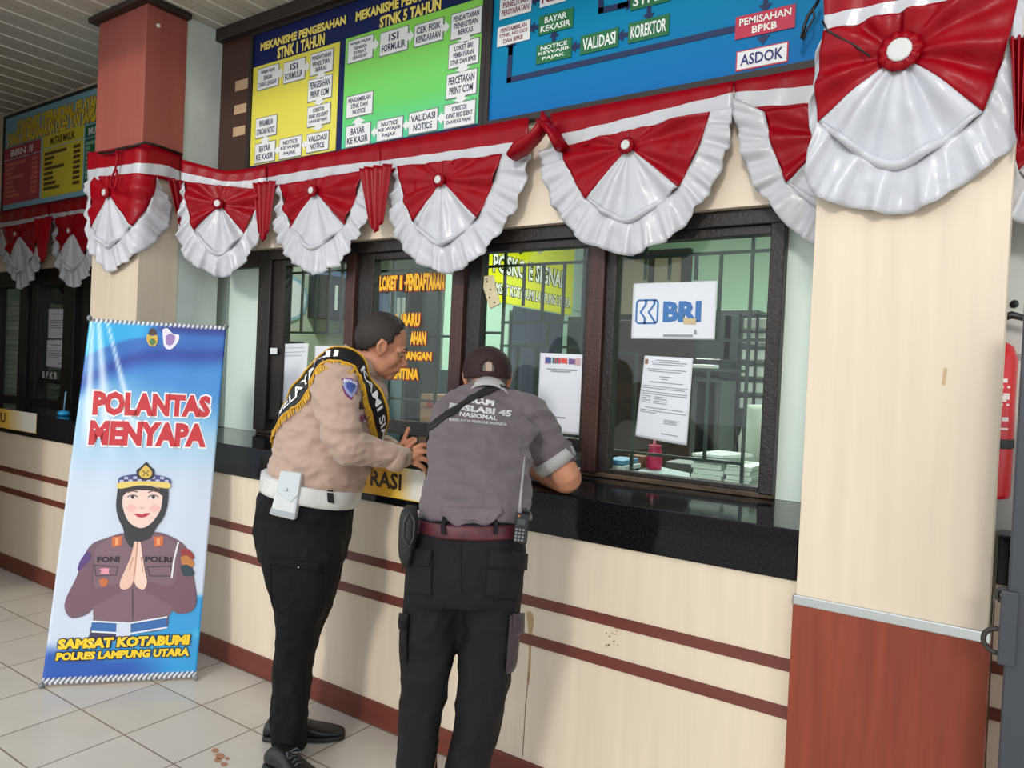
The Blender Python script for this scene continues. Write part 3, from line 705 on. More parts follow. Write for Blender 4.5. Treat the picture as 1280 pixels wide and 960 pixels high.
# ================================================================ sheets and signs stuck to the panes
paper = mat('white paper', (226, 230, 238), .55)
greyink = mat('grey print', (150, 154, 162), .6); darkink = mat('black ink', (40, 40, 46), .6)
YS = YW-.031
def sheet(name, corners, label, cat='paper', m=None, Y=None, bow=0.0):
    """sheet hung in the plane of the pane, its own four corners (TL, TR, BR, BL)"""
    Y = Y or YW-.006
    P = [onY(*c, Y) for c in corners]
    n = 24; mb = MB()
    for j in range(n+1):
        for i in range(n+1):
            u, v = i/n, j/n; p = (P[0]*(1-u)+P[1]*u)*(1-v)+(P[3]*(1-u)+P[2]*u)*v
            mb.v.append((p[0], p[1]-bow*math.sin(math.pi*u)-.001, p[2]))
    mb.f = [(j*(n+1)+i, (j+1)*(n+1)+i, (j+1)*(n+1)+i+1, j*(n+1)+i+1) for j in range(n) for i in range(n)]; mb.m = [0]*len(mb.f)
    o = mb.build(name, m or paper, smooth=True, solid=.0012, label=label, cat=cat)
    fn = lambda u, v: (lambda p: (p[0], p[1]-bow*math.sin(math.pi*u)-.0034, p[2]))((P[0]*(1-u)+P[1]*u)*v+(P[3]*(1-u)+P[2]*u)*(1-v))
    return o, fn
def bars(mb, fn, rows, h=.006):
  for U0, U1, v in rows:
    K = max(1, int((U1-U0)/.08))
    for q in range(K):
        u0, u1 = U0+(U1-U0)*q/K, U0+(U1-U0)*(q+1)/K; mb.add([fn(u0, v-h), fn(u1, v-h), fn(u1, v+h), fn(u0, v+h)], [(0, 1, 2, 3)])
# bank sign
o, fn = sheet('bank_sign', [(792, 354.5), (897, 351), (893.5, 424.5), (789, 423.5)], 'white sheet with a blue bank logo on the pane', 'sign')
blue_b = mat('mid blue print', (58, 116, 180), .45)
t = MB(); put_text(t, 'BRI', fn, .385, .835, .30, .665, .055)
t.build('lettering', blue_b, o)
lg = MB()
def ring(u0, u1, v0, v1, r, t, n=6):
    asp = 105/72.; out = []; inn = []
    for (cu, cv, a0) in ((u1-r, v1-r*asp, 0), (u0+r, v1-r*asp, 90), (u0+r, v0+r*asp, 180), (u1-r, v0+r*asp, 270)):
        for k in range(n+1):
            a = math.radians(a0+90*k/n); out.append((cu+r*math.cos(a), cv+r*asp*math.sin(a))); inn.append((cu+(r-t)*math.cos(a), cv+(r-t)*asp*math.sin(a)))
    N = len(out); lg.add([fn(*p) for p in out+inn], [(i, (i+1) % N, (i+1) % N+N, i+N) for i in range(N)])
ring(.045, .33, .265, .71, .05, .022)
def stroke(pts, w):
    for a, b in zip(pts[:-1], pts[1:]): lg.add([fn(a[0], a[1]), fn(a[0]+w, a[1]), fn(b[0]+w, b[1]), fn(b[0], b[1])], [(0, 1, 2, 3)])
stroke([(.075, .69), (.155, .69), (.085, .50), (.165, .34), (.135, .28)], .03) if False else None
stroke([(.155, .70), (.155, .62), (.095, .48), (.15, .37), (.15, .27)], .028); stroke([(.262, .70), (.262, .62), (.195, .48), (.285, .28)], .028)
lg.build('logo_mark', blue_b, o)
fz = lambda u, v, f=fn: tuple(np.array(f(u, v))-np.array([0, .0015, 0]))
tp = MB(); tp.add([fz(.64, .27), fz(.78, .26), fz(.78, .36), fz(.63, .37)], [(0, 1, 2, 3)]); tp.build('brown_tape', mat('brown tape', (206, 184, 140), .4), o)
tp = MB(); tp.add([fn(.40, .04), fn(.75, .04), fn(.75, .085), fn(.40, .085)], [(0, 1, 2, 3)]); tp.add([fn(.76, .09), fn(.80, .08), fn(.79, .16), fn(.765, .17)], [(0, 1, 2, 3)])
tp.build('faded_mark', greyink, o)
# letter
o, fn = sheet('printed_letter', [(806, 444.5), (866.5, 448), (858.5, 557), (794, 545)], 'white typed letter on the pane below the bank sign', 'paper', bow=.012)
b = MB(); rows = [(.28, .75, .955), (.17, .90, .93), (.2, .85, .905), (.1, .9, .845), (.14, .8, .82), (.38, .62, .76), (.42, .56, .73), (.18, .86, .69), (.05, .95, .64), (.05, .9, .615), (.05, .95, .57), (.05, .95, .545), (.05, .25, .515), (.05, .25, .49), (.05, .25, .465), (.05, .25, .44), (.32, .58, .515), (.32, .58, .49), (.32, .58, .465), (.32, .58, .44), (.14, .9, .38), (.05, .95, .345), (.05, .4, .32), (.55, .85, .255), (.55, .8, .235), (.55, .8, .215), (.52, .84, .09)]
bars(b, fn, rows, .005); b.build('small_print', greyink, o)
cr = MB(); cr.add([fn(.03, .9), fn(.1, .9), fn(.1, .96), fn(.03, .96)], [(0, 1, 2, 3)]); cr.build('crest', mat('brown crest', (150, 110, 80), .5), o)
# payment sheet (the code on it is left out)
o, fn = sheet('payment_sheet', [(675.5, 441), (732.5, 443.5), (727.5, 544.5), (671, 538.5)], 'white sheet with a coloured heading strip on the pane behind the capped man', 'paper', bow=.006)
hd = MB(); hd.add([fn(.12, .86), fn(.9, .86), fn(.9, .955), fn(.12, .955)], [(0, 1, 2, 3)]); oo = hd.build('heading_strip', mat('pink grey print', (206, 166, 176), .5), o)
for k, (c, u) in enumerate((((70, 90, 150), .14), ((200, 70, 80), .36), ((70, 110, 120), .30), ((214, 80, 60), .5), ((120, 90, 140), .66))):
    q = MB(); fn2 = lambda u, v, f=fn: tuple(np.array(f(u, v))-np.array([0, .001, 0])); q.add([fn2(u, .875+.01*(k % 2)), fn2(u+.13, .875), fn2(u+.13, .94), fn2(u, .945)], [(0, 1, 2, 3)]); q.build('print_patch', mat('print %d' % k, c, .5), oo)
b = MB(); bars(b, fn, [(.18, .84, .80), (.28, .7, .775), (.3, .65, .2)], .008); b.build('small_print', greyink, o)
# papers in the first pane
o, fn = sheet('posted_paper', [(353, 430), (386, 429), (380, 504), (347, 505)], 'blank looking white paper on the pane behind the uniformed man', 'paper')
b = MB(); bars(b, fn, [(.15, .85, .93), (.1, .9, .86), (.1, .8, .8)], .004); b.build('small_print', greyink, o)
sheet('posted_paper', [(394, 432), (430, 432), (428, 500), (392, 500)], 'white paper on the pane hidden behind the black and gold sash', 'paper')
sheet('wall_label', [(338, 435), (346.5, 435), (346.5, 442.5), (338, 442.5)], 'small white label stuck on the dark left window jamb', 'label', Y=YW-.052)
# window lettering
vinyl = mat('yellow vinyl lettering', (246, 190, 20), .4); vred = mat('red vinyl edge', (176, 50, 20), .4)
vl = empty('window_lettering', (XW(520), YW-.006, 1.4), 'yellow vinyl letters on the pane between the two men', 'lettering')
for s, pa, pb in (('LOKET', (475, 345), (496, 363)), ('I', (500, 344.5), (502.5, 362)), ('-', (505.5, 352), (508, 355)), ('PENDAFTARAN', (508, 342.5), (555, 362)), ('N', (495, 392.5), (502, 407)), ('BARU', (504.5, 391.5), (524.5, 408)), ('AHAN', (513, 414.5), (532, 431)), ('RJANGAN', (501, 439), (539, 454)), ('LENTINA', (487, 459.5), (523, 475))):
    a = onY(*pa, YW-.006); b_ = onY(*pb, YW-.006)
    t = MB(); put_text(t, s, fnY(YW-.0055), a[0]-.003, b_[0]+.005, b_[2]-.006, a[2]+.003, .09 if len(s) > 1 else .0); o = t.build('red_edge', vred, vl)
    t = MB(); put_text(t, s, fnY(YW-.0065), a[0], b_[0], b_[2], a[2], .05 if len(s) > 1 else .0); t.build('letters', vinyl, vl)
# wooden tag hanging by the third pane
P = [onY(x, y, YW-.04) for x, y in ((605, 345), (616, 344), (619, 360), (624, 380), (612, 386), (604, 360))]
o = MB().slab(P, (0, .012, 0)).build('wooden_tag', mat('pale wooden board', (214, 200, 160), .5, var=.1, scale=(20, 20, 8)), bevel=.002, label='pale wooden tag hanging on the dark stile by the yellow banner', cat='tag')
h = MB()
for x, y in ((609, 352), (613, 362), (612, 372), (618, 378), (608, 349)): h.lathe(onY(x, y, YW-.041), (0, -1, 0), [(.004, 0), (.004, .002), (.0005, .003)], 8)
h.build('dark_holes', darkink, o)
# notices pasted on the far window
for cs, lb in (([(61, 386), (86, 386), (84, 423), (60, 423)], 'upper of two white notices pasted on the shaded far window'), ([(59, 425), (83.5, 425), (82, 461), (57.5, 458)], 'lower of two white notices pasted on the shaded far window')):
    o, fn = sheet('posted_notice', cs, lb, 'paper')
    b = MB(); bars(b, fn, [(.2, .75, .82), (.1, .9, .6), (.1, .8, .52), (.1, .9, .44), (.1, .7, .36), (.6, .85, .15)], .016); b.build('small_print', greyink, o)
t = MB(); z0, z1 = onY(60, 473, YW)[2], onY(60, 464.5, YW)[2]
put_text(t, 'B P K B', fnY(YW-.006), XW(54, 468), XW(72, 468), z0, z1, .03); t.build('window_letters', white_p, label='white letters on the shaded pane below the two notices', cat='lettering')
# boards on the front of the worktop
def front_board(name, pa, pb, s, tu, label):
    a = onY(*pa, YC-.016); b_ = onY(*pb, YC-.016)
    o = MB().box(a[0], b_[0], YC-.018, YC-.0125, b_[2], a[2]).build(name, [mat_ramp(name+' print', [(0, (238, 176, 30)), (.5, (240, 200, 90)), (1, (238, 236, 226))], 0, tu[2], tu[3], .4)], label=label, cat='sign')
    w, h = b_[0]-a[0], a[2]-b_[2]
    t = MB(); put_text(t, s, fnY(YC-.019), a[0]+tu[0]*w, a[0]+tu[1]*w, b_[2]+.24*h, a[2]-.2*h, .03); t.build('lettering', mat('dark brown lettering', (50, 30, 20), .5), o)
    bd = MB(); bd.box(a[0], b_[0], YC-.0185, YC-.0125, b_[2]-.004, b_[2]); bd.box(b_[0]-.003, b_[0], YC-.0185, YC-.0125, b_[2], a[2]); bd.build('yellow_edge', mat('amber edge', (236, 190, 60), .4), o)
front_board('counter_sign', (436, 575), (531, 628), 'TRASI', (.17, .71, .0, .16), 'white and yellow sign on the worktop edge between the two men')
front_board('counter_sign', (-30, 506), (45.5, 541.5), 'NU', (.36, .52, -.2, .3), 'orange sign on the shaded worktop edge beyond the blue poster')

# ================================================================ the office behind the windows
XR0 = -4.06
MB().box(-9, 2.0, 7.9, 8.0, 0, 3.3).build('wall_office', mint_in, kind='structure')
MB().box(XR0-.1, XR0-.03, 4.95, 7.9, 0, 3.199).build('wall_partition', mint_in, kind='structure')
MB().box(-6.9, -6.8, 3.34, 7.9, 0, 3.199).build('wall_archive', mat('pale grey green wall paint', (190, 196, 176), .6), kind='structure')
MB().box(2.0, 2.1, 2.95, 7.9, 0, 3.3).build('wall_right', mint_in, kind='structure')
MB().box(-9, 2.1, 2.95, 8.0, 3.2, 3.3).build('ceiling_office', mat('white ceiling board', (216, 220, 214), .7), kind='structure')
def lamp(x, y, e, label):  # unseen lamps, added to brighten the closed office
    a = bpy.data.lights.new('tube', 'AREA'); a.shape = 'RECTANGLE'; a.size = 1.2; a.size_y = .12; a.energy = e; a.color = (.96, 1, .95)
    r = empty('added_lamp', (x, y, 3.2), label, 'lamp')
    MB().box(x-.62, x+.62, y-.06, y+.06, 3.16, 3.198).build('housing', white_p, r, bevel=.005)
    lo = bpy.data.objects.new('added_light', a); COL.objects.link(lo); lo.parent = r; lo.location = (0, 0, -.06)
lamp(-2.4, 5.4, 115, 'unseen lamp added to light the office behind the yellow banner'); lamp(-1.2, 4.0, 60, 'unseen lamp added to light the office near the paper stacks'); lamp(-5.4, 5.0, 45, 'unseen lamp added to light the room behind the lettered pane')
XS = XR0-.03
# yellow banner on the partition
def fnX(px, py): return onX(px, py, XS+.012)
c = [fnX(606, 300), fnX(719.5, 300), fnX(715.5, 395.5), fnX(608, 374.5)]
ya, yb = c[0][1], c[1][1]; zt_, zb_ = fnX(690, 297)[2], fnX(660, 384)[2]
b = MB().box(XS, XS+.006, ya, yb, zb_, zt_).build('hanging_banner', mat('lime yellow vinyl', (226, 222, 20), .4), label='lime yellow banner with dark lettering on the office wall', cat='banner')
def fb(u, v): return (XS+.009, ya+(yb-ya)*u, zb_+(zt_-zb_)*v)
def fb2(u, v): return (XS+.011, ya+(yb-ya)*u, zb_+(zt_-zb_)*v)
def wpx(px, py): q = fnX(px, py); return (q[1]-ya)/(yb-ya), (q[2]-zb_)/(zt_-zb_)
for s, pa, pb in (('POSKO E SIGNAL', (617, 314), (706, 362)), ('SAMSAT KOTABUMI LAMPUNG UTARA', (612, 350), (713, 386))):
    u0, v1 = wpx(*pa); u1, v0 = wpx(*pb)
    t = MB(); put_text(t, s, fb, u0, u1, v0, v1, .085); t.build('lettering_outline', black_p, b)
    t = MB(); put_text(t, s, fb2, u0+.005, u1-.005, v0+.01, v1-.01, .02); t.build('lettering', mat('pale lettering', (238, 238, 226), .5), b)
for px, cl, nm in ((651, (50, 70, 40), 'green_crest'), (675, (170, 176, 150), 'grey_crest')):
    u, v = wpx(px, 309); e = MB(); e.add([fb(u-.045, v+.09), fb(u+.045, v+.09), fb(u+.05, v-.03), fb(u, v-.10), fb(u-.05, v-.03)], [(0, 4, 3, 2, 1)]); e.build(nm, mat(nm, cl, .5), b)
# dark doorway curtain and frosted pane on the partition below
def pane_px(name, pa, pb, m, label, cat, th=.05, z0=None):
    a, b_ = fnX(*pa), fnX(*pb); return MB().box(XS+.003, XS+th, a[1], b_[1], b_[2] if z0 is None else z0, a[2]).build(name, m, bevel=.004, label=label, cat=cat)
cu = MB(); a, b_ = fnX(637, 384), fnX(699, 395); n = 60; vs = []
for j, z in enumerate((.02, zb_-.02)):
    for i in range(n): vs.append((XS+.05+.02*math.sin(i*1.1), a[1]+(b_[1]-a[1])*i/(n-1), z))
cu.add(vs, [(i, i+1, i+1+n, i+n) for i in range(n-1)]); cu.build('door_curtain', mat('dark slate curtain', (44, 52, 66), .8), smooth=True, solid=.003, label='dark slate curtain in the doorway under the yellow banner', cat='curtain')
pane_px('cupboard', (711, 396), (740, 480), mat('dark grey cupboard', (58, 62, 62), .5), 'dark grey cupboard by the office partition beside the yellow banner', 'cupboard', .25, 0)
pane_px('frosted_panel', (722, 306), (738, 392), mat('frosted pale panel', (170, 192, 186), .3), 'pale frosted panel on the partition beside the yellow banner', 'panel', .01)
# back wall items, seen through the pane with the bank sign
def back(name, pa, pb, Y, m, label, cat, depth=.03, z0=None, bevel=.004):
    a, b_ = onY(*pa, Y), onY(*pb, Y); return MB().box(a[0], b_[0], Y, Y+depth, b_[2] if z0 is None else z0, a[2]).build(name, m, bevel=bevel, label=label, cat=cat)
o = back('wall_window_panel', (776, 322), (853, 396), 7.84, mat('brown grey panel', (158, 146, 128), .4), 'brown grey framed panel on the back wall above the bank sign', 'panel', .05)
a, b_ = onY(776, 322, 7.835), onY(853, 396, 7.835); frame_mb(a[0]-.06, b_[0]+.06, b_[2]-.06, a[2]+.06, 7.80, 7.898, .09).build('frame', edge_m, o)
xm = (a[0]+b_[0])/2; MB().box(xm-.03, xm+.03, 7.81, 7.85, b_[2], a[2]).build('bar', edge_m, o)
back('green_card', (777, 361), (792, 405), 7.885, mat('green card', (70, 140, 90), .5, col2=(150, 190, 150), scale=(30, 30, 30)), 'green speckled card beside the bank sign', 'card', .01, bevel=0)
cabm = mat('dark green grey steel', (52, 62, 60), .4)
o = back('steel_cabinet', (872, 388), (936, 610), 4.6, cabm, 'dark green grey steel cabinet behind the typed letter', 'cabinet', .45, 0)
a, b_ = onY(876, 394, 4.595), onY(905, 600, 4.595); MB().box(a[0], b_[0], 4.585, 4.6, .1, a[2]).build('door', cabm, o, bevel=.003)
a2, b2_ = onY(907, 394, 4.595), onY(933, 600, 4.595); d = MB().box(a2[0], b2_[0], 4.585, 4.6, .1, a2[2]).build('door', cabm, o, bevel=.003)
q = onY(914, 548, 4.58); MB().box(q[0]-.05, q[0]+.05, 4.56, 4.586, q[2]-.02, q[2]+.02).build('handle', chrome, d, bevel=.004)
o = back('dark_cupboard', (764, 400), (862, 620), 5.4, mat('dark brown cupboard', (44, 34, 30), .6), 'dark brown cupboard behind the typed letter and bank sign', 'cupboard', .5, 0)
# printer on a low shelf in front of the steel cabinet
o = empty('office_printer', onY(880, 470, 4.2), 'black and white printer on a stand behind the typed letter', 'printer')
a, b_ = onY(868, 448, 4.2), onY(900, 472, 4.2); MB().box(a[0], b_[0], 4.2, 4.5, b_[2], a[2]).build('body', mat('black plastic', (26, 26, 28), .4), o, bevel=.01)
a, b_ = onY(871, 453, 4.19), onY(898, 461, 4.19); MB().box(a[0], b_[0], 4.12, 4.22, b_[2], b_[2]+.02).build('paper_tray', white_p, o, bevel=.003)
a, b_ = onY(866, 474, 4.2), onY(902, 478, 4.2); st_ = MB(); st_.box(a[0], b_[0], 4.15, 4.52, b_[2], a[2]); st_.box(a[0], a[0]+.03, 4.2, 4.5, 0, b_[2]); st_.box(b_[0]-.03, b_[0], 4.2, 4.5, 0, b_[2]); st_.build('printer_stand', mat('grey stand', (90, 96, 96), .5), label='grey stand carrying the printer', cat='stand')
# rack of white trays at the right end
o = empty('tray_rack', onY(945, 600, 3.7), 'wire rack of pale document trays at the end of the office counter', 'rack')
a, b_ = onY(926, 392, 3.7), onY(957, 620, 3.7); wm = mat('black wire', (28, 28, 30), .4)
w_ = MB()
for x in (a[0], (a[0]+b_[0])/2, b_[0]): w_.box(x-.006, x+.006, 3.70, 3.712, 0, a[2]); w_.box(x-.006, x+.006, 3.96, 3.972, 0, a[2])
for y in (395, 415, 435, 455, 475, 495, 515, 535, 555): z = onY(940, y, 3.7)[2]; w_.box(a[0], b_[0], 3.70, 3.708, z-.004, z+.004)
w_.build('wire_frame', wm, o)
for y in (398, 416, 437, 458, 478, 498): z = onY(935, y, 3.72)[2]; MB().box(a[0]+.01, b_[0]-.03, 3.72, 3.95, z-.05, z).build('tray', mat('pale grey tray', (206, 212, 210), .4), o, bevel=.004)
cl = MB(); a, b_ = onY(928, 505, 3.5), onY(957, 575, 3.5)
cl.loft([[(a[0]+(b_[0]-a[0])*(.5+w*math.cos(t)), 3.5+.12*math.sin(t), z) for t in np.linspace(0, 2*math.pi, 16, endpoint=False)] for w, z in ((.5, onY(940, 578, 3.5)[2]-.018), (.5, b_[2]+.1), (.42, (a[2]+b_[2])/2), (.22, a[2]-.02), (.1, a[2]))])
cl.build('draped_cloth', mat('off white cloth', (206, 208, 202), .8), smooth=True, label='off white cloth draped over something by the tray rack', cat='cloth')
MB().box(-1.35, -.68, 3.33, 3.66, 0, onY(940, 578, 3.5)[2]-.02).build('side_table', mat('grey laminate', (120, 126, 124), .5), bevel=.004, label='grey side table behind the paper stacks', cat='table')
# stacks of paper on the ledge
def stack(px0, px1, ytop, ybot, Y, n, label, d=.22):
    a, b_ = onY(px0, ybot, Y), onY(px1, ybot, Y); zt = onY((px0+px1)/2, ytop, Y)[2]; h = (zt-ZT-.001)/n
    for k in range(n):
        j = random.uniform(-.006, .006)
        MB().box(a[0]+j, b_[0]+j, Y+j, Y+d+j, ZT+.001+k*h, ZT+.001+(k+1)*h-.0015).build('paper_ream', mat('white ream', (228, 234, 230), .6), bevel=.002,
            label=('%s ream of white paper in the %s' % (['lowest', 'second lowest', 'middle', 'second highest', 'topmost'][k if n == 5 else min(4, int(k*5/n))], label)) , cat='paper ream', group='paper reams on the ledge behind the pane')
stack(864, 902, 572, 617, YW+.10, 5, 'stack nearer the typed letter')
stack(906, 938, 582, 624, YW+.10, 5, 'stack beside the right window jamb')
q = onY(868, 562, YW+.12); z_ = onY(880, 571, YW+.12)[2]+.003
z_ = onY(883, 572, YW+.10)[2]+.002
x0, x1 = onY(866, 565, YW+.1)[0], onY(910, 565, YW+.1)[0]
MB().slab([(x0, YW+.09, z_), (x1-.02, YW+.11, z_), (x1+.04, YW+.30, z_), (x0+.03, YW+.33, z_)], (0, 0, .012)).build('open_folder', white_p, bevel=.002, label='open white folder lying on the paper stack', cat='folder')
a = onZ(800, 612, ZT); MB().slab([onZ(797, 590, ZT), onZ(862, 600, ZT), onZ(862, 593, ZT), onZ(812, 582, ZT)], (0, 0, .006)).build('desk_pad', mat('pale blue grey pad', (170, 188, 190), .4), label='pale blue grey pad lying flat behind the pane below the letter', cat='pad')
for k, (px, py) in enumerate(((765, 586), (771, 578), (768, 571))):
    q = onY(px, py, YW+.16); zz = ZT+.001+k*.022
    MB().box(q[0]-.02, q[0]+.07, YW+.10, YW+.26, zz, zz+.019).build('leaflet_bundle', mat(('blue leaflet', 'white leaflet', 'blue leaflet')[k], ((90, 150, 190), (220, 226, 226), (90, 150, 190))[k], .5), bevel=.002, label=('lowest', 'middle', 'topmost')[k]+' leaflet bundle of the small pile beside the post', cat='leaflets', group='leaflet bundles behind the pane')
q = onY(817, 597, YW+.4); v_ = empty('pink_vase', (q[0], YW+.4, ZT+.001), 'bright pink plastic vase behind the pane below the letter', 'vase')
MB().lathe((q[0], YW+.4, ZT+.001), (0, 0, 1), [(.028, 0), (.034, .01), (.036, .06), (.030, .09), (.026, .105), (.030, .115), (.024, .115), (.02, .1)], 20).build('body', mat('pink plastic', (206, 40, 90), .35), v_, smooth=True)
MB().lathe((q[0]-.004, YW+.4, ZT+.11), (0, 0, 1), [(.008, 0), (.007, .03), (.003, .045)], 10).build('stem', mat('pale pink', (226, 150, 170), .5), v_, smooth=True)
q = onY(800, 600, YW+.42); MB().box(q[0]-.05, q[0]+.03, YW+.38, YW+.45, ZT+.001, ZT+.06).build('small_carton', mat('brown carton', (120, 76, 50), .7), bevel=.003, label='small brown carton beside the pink vase', cat='carton')
# items behind the lettered pane and the first pane
o = back('filing_cabinet', (484, 459), (560, 530), 3.9, mat('grey blue steel', (120, 150, 164), .4), 'grey blue filing cabinet behind the lettered pane', 'cabinet', .5, 0)
o = empty('binder_shelf', onY(515, 430, 6.6), 'office shelf of blue and white binders behind the lettered pane', 'shelf')
a, b_ = onY(462, 350, 6.6), onY(575, 402, 6.6); sh = MB(); sh.box(a[0], b_[0], 6.6, 6.95, b_[2]-.05, b_[2]); sh.box(a[0], b_[0], 6.6, 6.95, a[2], a[2]+.05); sh.box(a[0], b_[0], 6.93, 6.95, b_[2], a[2]); sh.box(a[0], a[0]+.04, 6.6, 6.95, 0, a[2]); sh.box(b_[0]-.04, b_[0], 6.6, 6.95, 0, a[2]); sh.build('case', mat('dark shelf wood', (60, 56, 52), .5), o)
for k, (p0, p1, cl_, tp_) in enumerate(((468, 476, (110, 140, 190), 366), (477, 485, (130, 150, 180), 368), (486, 494, (150, 170, 180), 364), (495, 499, (220, 226, 224), 372), (502, 506, (220, 226, 224), 372), (507, 510, (214, 220, 220), 366), (529, 539, (50, 90, 190), 370), (553, 558, (222, 214, 130), 372), (560, 566, (218, 208, 120), 370))):
    q0, q1 = onY(p0, 398, 6.62), onY(p1, 398, 6.62); zt2 = onY(p0, tp_, 6.62)[2]
    MB().box(q0[0], q1[0], 6.62, 6.88, b_[2]+.001, zt2).build('binder', mat('binder %d' % k, cl_, .5), bevel=.004, label=['pale blue binder leftmost', 'grey blue binder second', 'pale grey binder third', 'thin white file fourth', 'thin white file fifth', 'thin grey file sixth', 'bright blue binder', 'narrow yellow binder', 'wider yellow binder'][k]+' on the office shelf', cat='binder', group='binders on the office shelf')
MB().box(onY(505, 400, 3.6)[0], onY(528, 400, 3.6)[0], 3.6, 3.8, 0, 2.1).build('dark_post', mat('dark green grey post', (40, 44, 44), .5), bevel=.01, label='dark upright cabinet seen between the yellow letters', cat='cabinet')
a, b_ = onY(526, 492, YW+.2), onY(566, 530, YW+.2)
o = MB().box(a[0], b_[0], YW+.2, YW+.42, ZT+.001, a[2]).build('cardboard_box', mat('brown cardboard', (168, 128, 100), .7), bevel=.004, label='brown cardboard box with red letters behind the lettered pane', cat='box')
t = MB(); qa, qb = onY(534, 498, YW+.199), onY(560, 512, YW+.199); put_text(t, 'BA', fnY(YW+.198), qa[0], qa[0]+.075, qb[2], qa[2], .03); t.build('lettering', mat('red ink', (180, 30, 40), .5), o)
# wall clock and air unit on the partition seen through the first pane
c = onX(361, 373, -6.79); o = empty('wall_clock', c, 'round pale blue wall clock behind the first pane', 'clock')
MB().lathe((-6.8, c[1], c[2]), (1, 0, 0), [(.26, 0), (.26, .03), (.24, .035), (.001, .035)], 32).build('rim', mat('pale blue rim', (150, 190, 206), .4), o, smooth=True)
MB().lathe((-6.766, c[1], c[2]), (1, 0, 0), [(.215, 0), (.215, .004), (.001, .005)], 32).build('dial', white_p, o)
XA = -6.8
o = empty('wall_rack', onX(400, 380, XA+.1), 'dark rack with a blue top on the wall behind the first pane', 'rack')
a, b_ = onX(386, 345, XA), onX(428, 402, XA); MB().box(XA, XA+.3, a[1], b_[1], b_[2], a[2]).build('body', mat('dark grey rack', (60, 64, 68), .5), o, bevel=.005)
MB().box(XA, XA+.32, a[1], b_[1], a[2], a[2]+.08).build('top', mat('blue plastic top', (90, 120, 170), .5), o, bevel=.005)
for k in range(5): yy = a[1]+(b_[1]-a[1])*(.25+.15*k); MB().box(XA+.3, XA+.31, yy, yy+(b_[1]-a[1])*.07, b_[2]+.1, a[2]-.1).build('paper_slot', white_p, o)
MB().box(-7.55, -4.95, 3.27, 3.32, 0, 3.0).build('darkening_screen', mat('window darkening screen', (34, 31, 30), .6), bevel=.004, label='dark screen added behind the far window to make it look dark', cat='partition')  # added dark sheet, stands in for the darkness inside the far window
# dim far office: tall stack of files
fl = 0; q0, q1 = onY(5, 420, YW+.07), onY(30, 420, YW+.07); zz = ZT+.002; zt2 = onY(18, 376, YW+.07)[2]; k = 0; NF = 20
hh = (zt2-zz)/NF
for k in range(NF):
    j = random.uniform(-.03, .03)
    MB().box(q0[0]+j, q1[0]+j*.6, YW+.07+abs(j)*.3, YW+.37, zz+k*hh, zz+(k+1)*hh-.006).build('file_bundle', mat('file paper %d' % (k % 3), ((238, 238, 232), (222, 222, 218), (242, 242, 238))[k % 3], .7), bevel=.003,
        label='white file bundle in the tall stack behind the shaded far window', cat='files', group='file bundles in the tall stack')
q = onY(76, 504, YC+.1); o = empty('pen_stand', (q[0], YC+.12, ZT+.001), 'blue pen upright in a round blue holder on the far worktop', 'pen')
MB().lathe((q[0], YC+.12, ZT+.001), (0, 0, 1), [(.035, 0), (.04, .012), (.03, .028), (.01, .034)], 20).build('holder', mat('bright blue plastic', (30, 150, 210), .35), o, smooth=True)
MB().tube([(q[0], YC+.12, ZT+.03), (q[0]+.01, YC+.125, ZT+.16)], .005, 8).build('pen', mat('pale blue pen', (120, 160, 190), .4), o, smooth=True)
# ================================================================ poster stand with the blue poster
BL, BR = onZ(52, 860, 0), onZ(245, 850, 0)
TL = np.array([-3.631, 1.773, 1.665]); N0 = np.cross(BR-BL, TL-np.array(BL)); TR = onP(283, 408, BL+np.array([0, 0, .012]), N0)
pc = [np.array(BL)+np.array([0, 0, .012]), np.array(BR)+np.array([0, 0, .012]), TR, TL]
PN = np.cross(pc[1]-pc[0], pc[3]-pc[0]); PN /= np.linalg.norm(PN)
if PN[1] > 0: PN = -PN
def onB(px, py, d=.003): return onP(px, py, pc[0]+PN*d, PN)
def inB(px, py):
    q = onP(px, py, pc[0], PN)-pc[0]; U = pc[1]-pc[0]; V = pc[3]-pc[0]
    A = np.array([[U@U, U@V], [U@V, V@V]]); return np.linalg.solve(A, [q@U, q@V])
pst = empty('poster_stand', (pc[0]+pc[1])/2*np.array([1, 1, 0]), 'tall blue poster of a uniformed woman with pressed palms on a leaning stand', 'poster')
